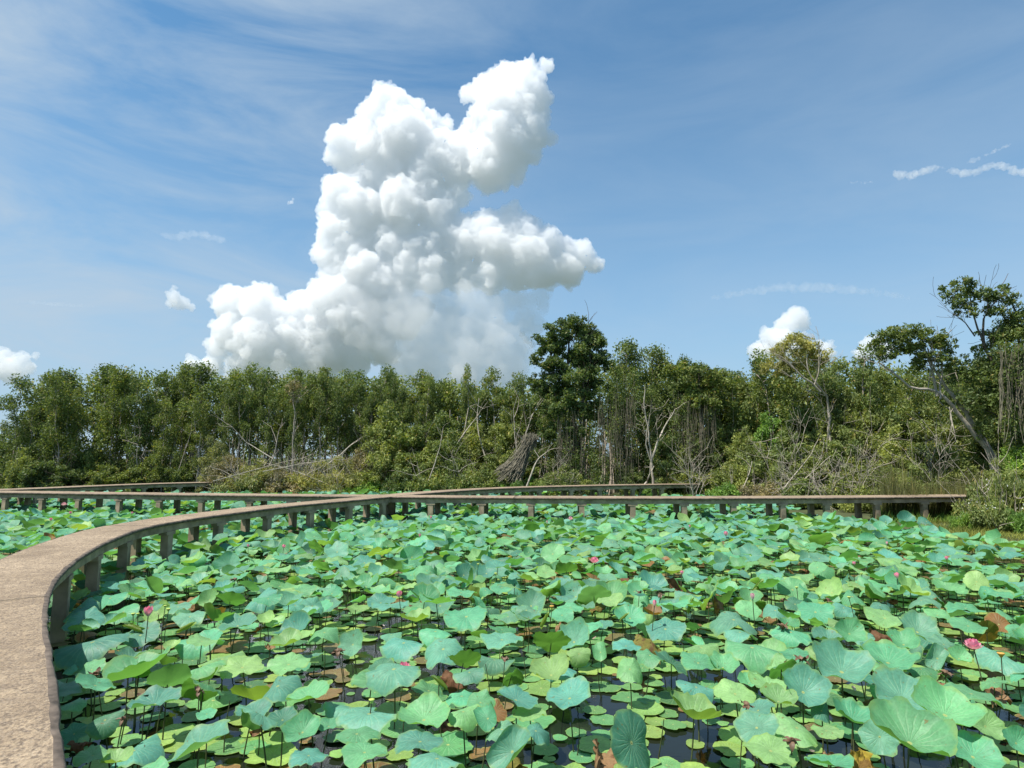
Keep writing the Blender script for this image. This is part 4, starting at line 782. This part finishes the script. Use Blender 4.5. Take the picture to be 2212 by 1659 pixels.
# flowering bushes at the right
M_WHITE = simple('white_blossom', (.75, .74, .68), .6, .1)
fb = bush_mesh(500, (M_DARKBARK, M_GREEN), 9000, .05, 5); fo = bush_mesh(501, (M_BARK, M_BUSH), 9000, .05, 8)
bl = MB(); V, Q = cards([(math.cos(a)*.7*q, math.sin(a)*.7*q, .8-.4*q*q) for a, q in [(rnd.uniform(0, 6.28), rnd.random()**.5) for _ in range(40)]], [.18]*40, 70, .022, 77, asp=.9); BLM = bl.add(V, Q).mesh('blossom', [M_WHITE], False)
for vx, vt, hw, Y, kd in [(2155, 1010, 60, 23.5, 'o'), (2195, 1030, 60, 22.3, 'o'), (2115, 1062, 50, 22.6, 'o'), (2085, 1100, 26, 22.2, 'g'), (2140, 1075, 50, 21.8, 'o'), (2200, 1090, 45, 21.3, 'g'), (2230, 1010, 60, 24, 'o')]:
    q = at_y(vx, vt, Y); r_ = hw*Y/F; a, b_ = fb if kd == 'g' else fo
    root = link('bush', None, loc=(q.x, Y, .0)); root.scale = (r_, r_, q.z*1.05); root.rotation_euler.z = rnd.uniform(0, 6.28); link('branches', a, root); link('foliage', b_, root); link('blossom', BLM, root)
    LAB.append([root, ('bright green' if kd == 'g' else 'olive')+' bush with white flowers beside the walkway end', vx, vt, 'tree', 'flowering bushes on the right bank'])
    LAB[-1][4] = 'bush'
# bare twiggy shrubs
for k, (vx, vb, vt, Y) in enumerate([(1828, 1035, 930, 31.2), (1708, 1000, 900, 34), (1780, 1045, 990, 30.5), (640, 1045, 985, 39.9), (1225, 1040, 985, 37.8), (1500, 1030, 960, 35.3), (2020, 1000, 940, 30.3)]):
    rr = np.random.RandomState(800+k); q0 = at_y(vx, vb, Y); q1 = at_y(vx, vt, Y); h_ = q1.z-.05; mb = MB()
    for _ in range(6): a = rr.rand()*6.28; limb(mb, (rr.randn()*.1, rr.randn()*.1, 0), (math.cos(a)*.55, math.sin(a)*.55, 1), h_*rr.uniform(.55, .8), .02, 2, rr, 0, .3, kids=(3, 5), minr=.007)
    o = link('bare_shrub', mb.mesh('bare_shrub', [M_BLEACH]), loc=(q0.x, Y, .05))
    LAB.append([o, 'leafless grey twiggy shrub, '+('in the left brushwood' if vx < 1000 else 'in front of the biggest tree' if vx < 1300 else 'in the right thicket'), vx, vt, 'tree', 'leafless shrubs']); LAB[-1][4] = 'shrub'
# leaning curtain of dry vine
rr = np.random.RandomState(31); mb = MB(); base = at_y(1092, 1025, 38.4); org = np.array((base.x, base.y, .1))
for k in range(260):
    a = rr.rand(); p1 = np.array(at_y(1148+rr.randn()*7, 935+rr.rand()*22, 38.8+rr.randn()*.15)); p0 = np.array(at_y(1068+a*60, 1010+rr.rand()*35, 38.3+rr.randn()*.3)); t_ = np.linspace(0, 1, 5)[:, None]
    P = p0*(1-t_)+p1*t_+rr.randn(5, 3)*.04-[0, 0, .25]*np.sin(t_*math.pi); V, Q = tube(P-org, .016, 3); mb.add(V, Q)
tag(link('vine_curtain', mb.mesh('vine_curtain', [M_VINE], False), loc=org), 'slanting curtain of dry grey-brown vines leaning against the biggest tree', 'vines')
# woodland behind, reeds and grass
rr = np.random.RandomState(41); cen = []; rad = []; wb = MB()
TOPL = [(55, 900), (80, 830), (200, 815), (420, 815), (600, 815), (800, 820), (960, 835), (1150, 850), (1300, 800), (1450, 810), (1600, 830), (1750, 800), (1900, 800), (2060, 820), (2260, 760)]
for k in range(2600):
    vx = rr.uniform(60, 2260); Y = rr.uniform(52, 60) if vx < 950 else rr.uniform(46, 54) if vx < 1500 else rr.uniform(40, 46)
    tp = np.interp(vx, [a for a, b_ in TOPL], [b_ for a, b_ in TOPL]); vy = rr.uniform(tp, 1038); 
    if 470 < vx < 960 and vy > 870 and rr.rand() < .8: Y += rr.uniform(10, 18)
    cen.append(np.array(at_y(vx, vy, Y))); rad.append(rr.uniform(.6, 1.2))
V, Q = cards(cen, rad, 190000, .15, 9); wb.add(V, Q, 0)
for k in range(340):
    vx = rr.uniform(70, 2200); Y = rr.uniform(49, 58) if vx < 950 else rr.uniform(42, 50); q = np.array(at_y(vx, 1000, Y)); q[2] = 0; h_ = rr.uniform(4, 6.3)
    t_ = np.linspace(0, 1, 6)[:, None]; P = q+t_*[rr.randn()*.6, 0, h_]+rr.randn(6, 3)*.06; V, Q = tube(P, np.linspace(.07, .03, 6), 4); wb.add(V, Q, 1)
tag(link('woodland', wb.mesh('woodland', [M_TREE, M_BARK], False)), 'deep shaded wood filling the gaps behind the front row of trees', 'woodland', kind='stuff')
V, Q = cards([np.array(at_y(rr.uniform(-60, 30), rr.uniform(985, 1030), rr.uniform(110, 130))) for _ in range(60)], rr.uniform(1, 2, 60), 5000, .3, 12)
tag(link('distant_trees', MB().add(V, Q).mesh('distant_trees', [M_BUSH], False)), 'distant low trees beyond the grass at the far left edge', 'trees', kind='stuff')
def strip(vx0, vx1, vy0, vy1):
    def f(r):
        
        while 1:
            q = at_z(r.uniform(vx0, vx1), r.uniform(vy0, vy1), .15)
            if bank(q.x, q.y) > .1: return (q.x, q.y, .1)
    return f
def strip_y(vx0, vx1, Y0, Y1):
    def f(r):
        Y = r.uniform(Y0, Y1); q = at_y(r.uniform(vx0, vx1), 1040, Y); return (q.x, Y, .1)
    return f
mb = MB()
for n_, f, h0, h1, sd in [(5200, strip_y(1900, 2130, 25.8, 29.5), .4, 2.2, 1), (1500, strip_y(2090, 2200, 24, 27), .6, 1.2, 2)]:
    V, Q = blades(n_, f, h0, h1, .014, sd, .16); mb.add(V, Q)
tag(link('reeds', mb.mesh('reeds', [M_REED], False)), 'tall yellow-green reeds standing behind the right end of the walkway', 'reeds', kind='stuff')
mb = MB()
for n_, f, h0, h1, sd in [(34000, strip(1985, 2400, 1118, 1190), .07, .26, 3), (2500, strip(1985, 2330, 1108, 1135), .12, .4, 4)]:
    V, Q = blades(n_, f, h0, h1, .012, sd, .4); mb.add(V, Q)
tag(link('bank_grass', mb.mesh('bank_grass', [M_GRASS], False)), 'short yellowish grass on the small bank at the right edge', 'grass', kind='stuff')
mb = MB()
for n_, f, h0, h1, sd in [(3500, strip_y(1330, 1640, 36, 38.5), .25, .6, 5), (2500, strip_y(-40, 120, 46, 60), .2, .6, 6), (1800, strip_y(1040, 1200, 38, 39), .2, .5, 7), (2600, strip_y(1880, 2130, 24.6, 26.5), .15, .5, 8)]:
    V, Q = blades(n_, f, h0, h1, .03, sd, .3); mb.add(V, Q)
tag(link('waterside_grass', mb.mesh('waterside_grass', [M_GREEN], False)), 'bright green grass along the foot of the forest', 'grass', kind='stuff')
# ------------------------------------------------------------------ clouds (far away, real volumes)
M_CLOUD = bpy.data.materials.new('cloud'); M_CLOUD.use_nodes = True; t = M_CLOUD.node_tree; t.nodes.clear()
out = t.nodes.new('ShaderNodeOutputMaterial'); v = t.nodes.new('ShaderNodeVolumeScatter'); v.inputs['Color'].default_value = (.962, .968, .982, 1); v.inputs['Density'].default_value = .028; v.inputs['Anisotropy'].default_value = .2
t.links.new(v.outputs[0], out.inputs['Volume'])
M_VEIL = M_CLOUD.copy(); M_VEIL.name = 'thin_cloud'; [n_ for n_ in M_VEIL.node_tree.nodes if 'Density' in n_.inputs][0].inputs['Density'].default_value = .0065
M_WISP = M_VEIL.copy(); M_WISP.name = 'wispy_cloud'; M_SOFT = M_VEIL.copy(); M_SOFT.name = 'soft_cloud'; [n_ for n_ in M_SOFT.node_tree.nodes if 'Density' in n_.inputs][0].inputs['Density'].default_value = .02; [n_ for n_ in M_WISP.node_tree.nodes if 'Density' in n_.inputs][0].inputs['Density'].default_value = .012
def ico(sub):
    bm = bmesh.new(); bmesh.ops.create_icosphere(bm, subdivisions=sub, radius=1); V = np.array([v.co[:] for v in bm.verts]); Fc = np.array([[v.index for v in f.verts] for f in bm.faces]); bm.free(); return V, Fc
IC = ico(2)
def cloud(label, lobes, D=3000, vox=6.5, kids=30, amp=12, seed=4, mt=None):
    r = random.Random(seed); sph = []
    def rd():
        while 1:
            v = Vector([r.uniform(-1, 1) for _ in range(3)])
            if .1 < v.length < 1: return v.normalized()
    for (x, y, q0) in lobes:
        rr = q0*D/F*.95; c = at_y(x, y, D+r.uniform(-.5, .5)*70); sph.append((c, rr))
        for k in range(kids):
            v = rd()
            if v.y > .5: continue
            q = rr*r.uniform(.18, .4); p_ = c+v*(rr-q*.62); sph.append((p_, q))
            for j in range(6):
                v2 = (v*.6+rd()).normalized(); q2 = q*r.uniform(.28, .5)
                if q2 > vox*.7: sph.append((p_+v2*(q-q2*.3), q2))
    vs = []; fs = []; n = 0; org = np.array(at_y(lobes[0][0], lobes[0][1], D))
    for c, q in sph: vs.append(IC[0]*q+np.array(c)-org); fs.append(IC[1]+n); n += len(IC[0])
    me = bpy.data.meshes.new('cloud'); me.from_pydata(np.concatenate(vs).tolist(), [], np.concatenate(fs).tolist())
    o = link('cloud', me, loc=org); m = o.modifiers.new('r', 'REMESH'); m.mode = 'VOXEL'; m.voxel_size = vox; m.use_smooth_shade = True
    dg = bpy.context.evaluated_depsgraph_get(); me2 = bpy.data.meshes.new_from_object(o.evaluated_get(dg)); o.modifiers.clear(); o.data = me2; bpy.data.meshes.remove(me)
    k = len(me2.vertices); a = np.zeros(k*3); me2.vertices.foreach_get('co', a); a = a.reshape(-1, 3); nn = np.zeros(k*3); me2.vertices.foreach_get('normal', nn); nn = nn.reshape(-1, 3)
    ds = np.array([noise.fractal(Vector(p_)/(amp*4.5), .62, 2.2, 6) for p_ in a]); d2 = np.array([noise.fractal(Vector(p_)/(amp*1.5)+Vector((7, 3, 1)), .8, 2.1, 3) for p_ in a]); a += nn*(ds*1.5+d2*.62)[:, None]*amp
    me2.vertices.foreach_set('co', a.ravel()); me2.update(); me2.materials.clear(); me2.materials.append(mt or M_CLOUD); me2.name = 'cloud'
    return tag(o, label, 'cloud')
R7 = [(1290, 130, 42), (1200, 180, 80), (1100, 190, 80), (1000, 240, 75), (910, 270, 50), (1180, 300, 140), (1210, 450, 110), (1310, 480, 40), (1050, 350, 130), (1080, 480, 150), (1020, 600, 140), (1120, 560, 110), (1230, 560, 50), (1150, 670, 50), (1000, 690, 70), (1090, 690, 50), (930, 440, 60),
 (510, 290, 75), (570, 310, 75), (640, 350, 75), (450, 360, 75), (720, 400, 65), (810, 415, 45), (400, 450, 80), (300, 490, 75), (260, 560, 50), (600, 480, 150), (450, 540, 130), (750, 520, 110), (330, 600, 80), (880, 540, 100), (720, 620, 140), (850, 630, 120), (560, 600, 130),
 (470, 650, 75), (400, 710, 100), (300, 750, 100), (240, 830, 60), (550, 720, 90), (700, 730, 90), (830, 710, 75), (870, 760, 60), (600, 820, 150), (780, 820, 110), (400, 860, 150), (260, 930, 90),
 (230, 1050, 80), (330, 1050, 130), (260, 1150, 80), (400, 1130, 130), (500, 1180, 110), (640, 1130, 110),
 (1100, 860, 60), (1040, 900, 65), (1200, 900, 55), (1260, 940, 60), (960, 910, 65), (800, 920, 75), (600, 940, 80), (450, 970, 80), (400, 960, 70), (1130, 830, 40), (1000, 880, 60), (900, 920, 80), (1150, 940, 100), (1300, 980, 80), (1000, 950, 100), (1400, 1010, 60), (550, 1020, 110), (700, 1020, 120), (880, 1010, 130), (1050, 1010, 130), (1200, 1040, 130), (1330, 1040, 100), (1450, 1050, 80), (1530, 1105, 45), (1400, 1120, 90), (1250, 1130, 90), (1120, 1100, 70), (780, 1110, 80)]
main = [(603.5+a*.4465, 82.3+b_*.4465, c*.4465) for a, b_, c in R7]+[(930, 590, 50), (1000, 590, 45), (1060, 598, 40), (1120, 590, 45), (1180, 585, 42), (1230, 580, 34), (1278, 572, 20), (960, 520, 50), (1020, 520, 50), (1080, 530, 50), (940, 470, 40), (500, 655, 42), (560, 660, 48), (600, 680, 42), (650, 660, 34), (500, 720, 45), (560, 730, 60), (470, 750, 28), (620, 730, 60), (690, 720, 60), (750, 690, 55), (800, 660, 48), (850, 645, 38), (700, 650, 50), (740, 640, 50), (720, 760, 50), (600, 775, 30), (800, 720, 50), (420, 790, 22), (540, 780, 40), (660, 780, 40), (460, 790, 25), (870, 700, 40), (900, 670, 35), (830, 760, 35), (770, 780, 35)]
cloud('towering white cumulus cloud with two horn-like heads filling the middle sky', main)
cloud('thin hazy veil of cloud spreading low beneath the towering cumulus', [(880, 700, 80), (960, 710, 80), (1030, 720, 75), (1080, 740, 60), (800, 720, 70), (900, 780, 80), (1000, 780, 80), (1080, 790, 70), (700, 770, 70), (600, 800, 60), (1000, 650, 50), (930, 640, 55), (1060, 665, 50), (520, 800, 50), (1120, 650, 36), (1130, 700, 45), (1170, 645, 26), (1110, 760, 50), (850, 650, 60), (780, 680, 70)], kids=6, amp=26, vox=14, seed=21, mt=M_VEIL)
cloud('small detached white puff left of the towering cumulus', [(376, 640, 17), (392, 655, 18), (372, 655, 12), (412, 662, 10), (378, 622, 7)], vox=4, amp=7, kids=18, mt=M_SOFT)
cloud('small bright cumulus head rising above the right-hand trees', [(1722, 684, 24), (1703, 700, 26), (1690, 712, 20), (1735, 700, 18), (1662, 728, 22), (1650, 712, 10), (1690, 745, 40), (1740, 740, 25), (1780, 760, 25), (1640, 760, 25), (1765, 750, 18)], vox=4.5, amp=8, kids=20, seed=8)
cloud('little white cloud top peeping between the right-hand trees', [(1878, 745, 20), (1895, 738, 15), (1905, 760, 25), (1865, 765, 20)], vox=4.5, amp=8, kids=18, seed=9)
cloud('low pale cloud bank at the left edge above the forest end', [(8, 768, 20), (45, 775, 17), (75, 768, 9), (-20, 775, 30), (20, 800, 30), (60, 795, 18)], vox=4.5, amp=8, kids=18, seed=10, mt=M_SOFT)
cloud('tiny white cloud scrap left of the towering cumulus', [(629, 436, 5), (633, 430, 4), (624, 439, 4)], vox=2, amp=4, kids=8, seed=11)
cloud('little white cloud tip left of the biggest tree', [(1128, 722, 9), (1140, 735, 11), (1150, 745, 9)], vox=3, amp=5, kids=12, seed=12)
cloud('bright wispy streak of cloud high at the right edge', [(1930+k*7, 372+8*math.sin(k*.35)-k*.25+(k % 3), 6+3*abs(math.sin(k*.8))-(3 if 11 < k < 19 else 0)) for k in range(46)]+[(2090+k*6, 352-k*2.6, 2.5+1.5*abs(math.sin(k*1.1))) for k in range(16)], vox=4, amp=8, kids=10, seed=13, mt=M_WISP)
M_FAINT = M_VEIL.copy(); M_FAINT.name = 'faint_cloud'; [n_ for n_ in M_FAINT.node_tree.nodes if 'Density' in n_.inputs][0].inputs['Density'].default_value = .0034
cloud('faint long arched streak of cloud low over the right-hand trees', [(1540+k*11, 642-22*math.sin(k/38*3.14)+(k % 3), 5+7*math.sin(k/38*3.14)) for k in range(39)], vox=6, amp=10, kids=6, seed=15, mt=M_FAINT)
cloud('soft pale streak of cloud left of the towering cumulus', [(350+k*8, 505+5*math.sin(k*.5)+k*.5, 4+6*math.sin((k+1)/19*3.14)) for k in range(18)], vox=5, amp=9, kids=8, seed=16, mt=M_FAINT)
cloud('thin flat cloud streak low at the far left', [(40+k*8, 652+k*.5, 2.5+3*math.sin((k+1)/22*3.14)) for k in range(21)], vox=4, amp=5, kids=5, seed=18, mt=M_FAINT)
cloud('faint small wisp left of the bright streak at the right', [(1836+k*4, 394+math.sin(k), 2.2) for k in range(13)], vox=3, amp=4, kids=6, seed=14, mt=M_WISP)
# ------------------------------------------------------------------ labels that single things out
COLS = [(320, 'at far left'), (700, 'at left'), (1000, 'left of centre'), (1250, 'at centre'), (1600, 'right of centre'), (1900, 'at right'), (9999, 'at far right')]
ROWS = [(1150, 'by straight walkway'), (1230, 'in the distance'), (1310, 'middle distance'), (1400, 'nearer middle'), (1520, 'in the foreground'), (9999, 'at bottom edge')]
ORD = ['leftmost', 'second from left', 'third from left', 'fourth from left', 'fifth from left', 'sixth from left', 'seventh from left', 'eighth from left', 'ninth from left', 'tenth from left', 'eleventh from left', 'twelfth from left', 'thirteenth from left', 'fourteenth from left', 'fifteenth from left', 'sixteenth from left']
groups = {}
for it in LAB:
    wh = next(s for v, s in ROWS if it[3] < v)+' '+next(s for v, s in COLS if it[2] < v) if it[4] not in ('tree', 'bush', 'shrub') else ''
    groups.setdefault((it[1], wh), []).append(it)
NB = []
for (base, wh), its in groups.items():
    its.sort(key=lambda q: q[2])
    for k, it in enumerate(its):
        lb = base if not wh else base+', '+wh
        if len(its) > 1: lb = (ORD[k] if k < 16 else str(k+1)+'th from left')+' '+lb
        if len(lb.split()) > 16: lb = lb.replace(' to its foot', '').replace('left of the straight walkway', 'left walkway')
        tag(it[0], lb, it[4], it[5])
        import re
        if len(re.findall(r"[A-Za-z0-9]+", lb)) > 16: NB.append(lb)
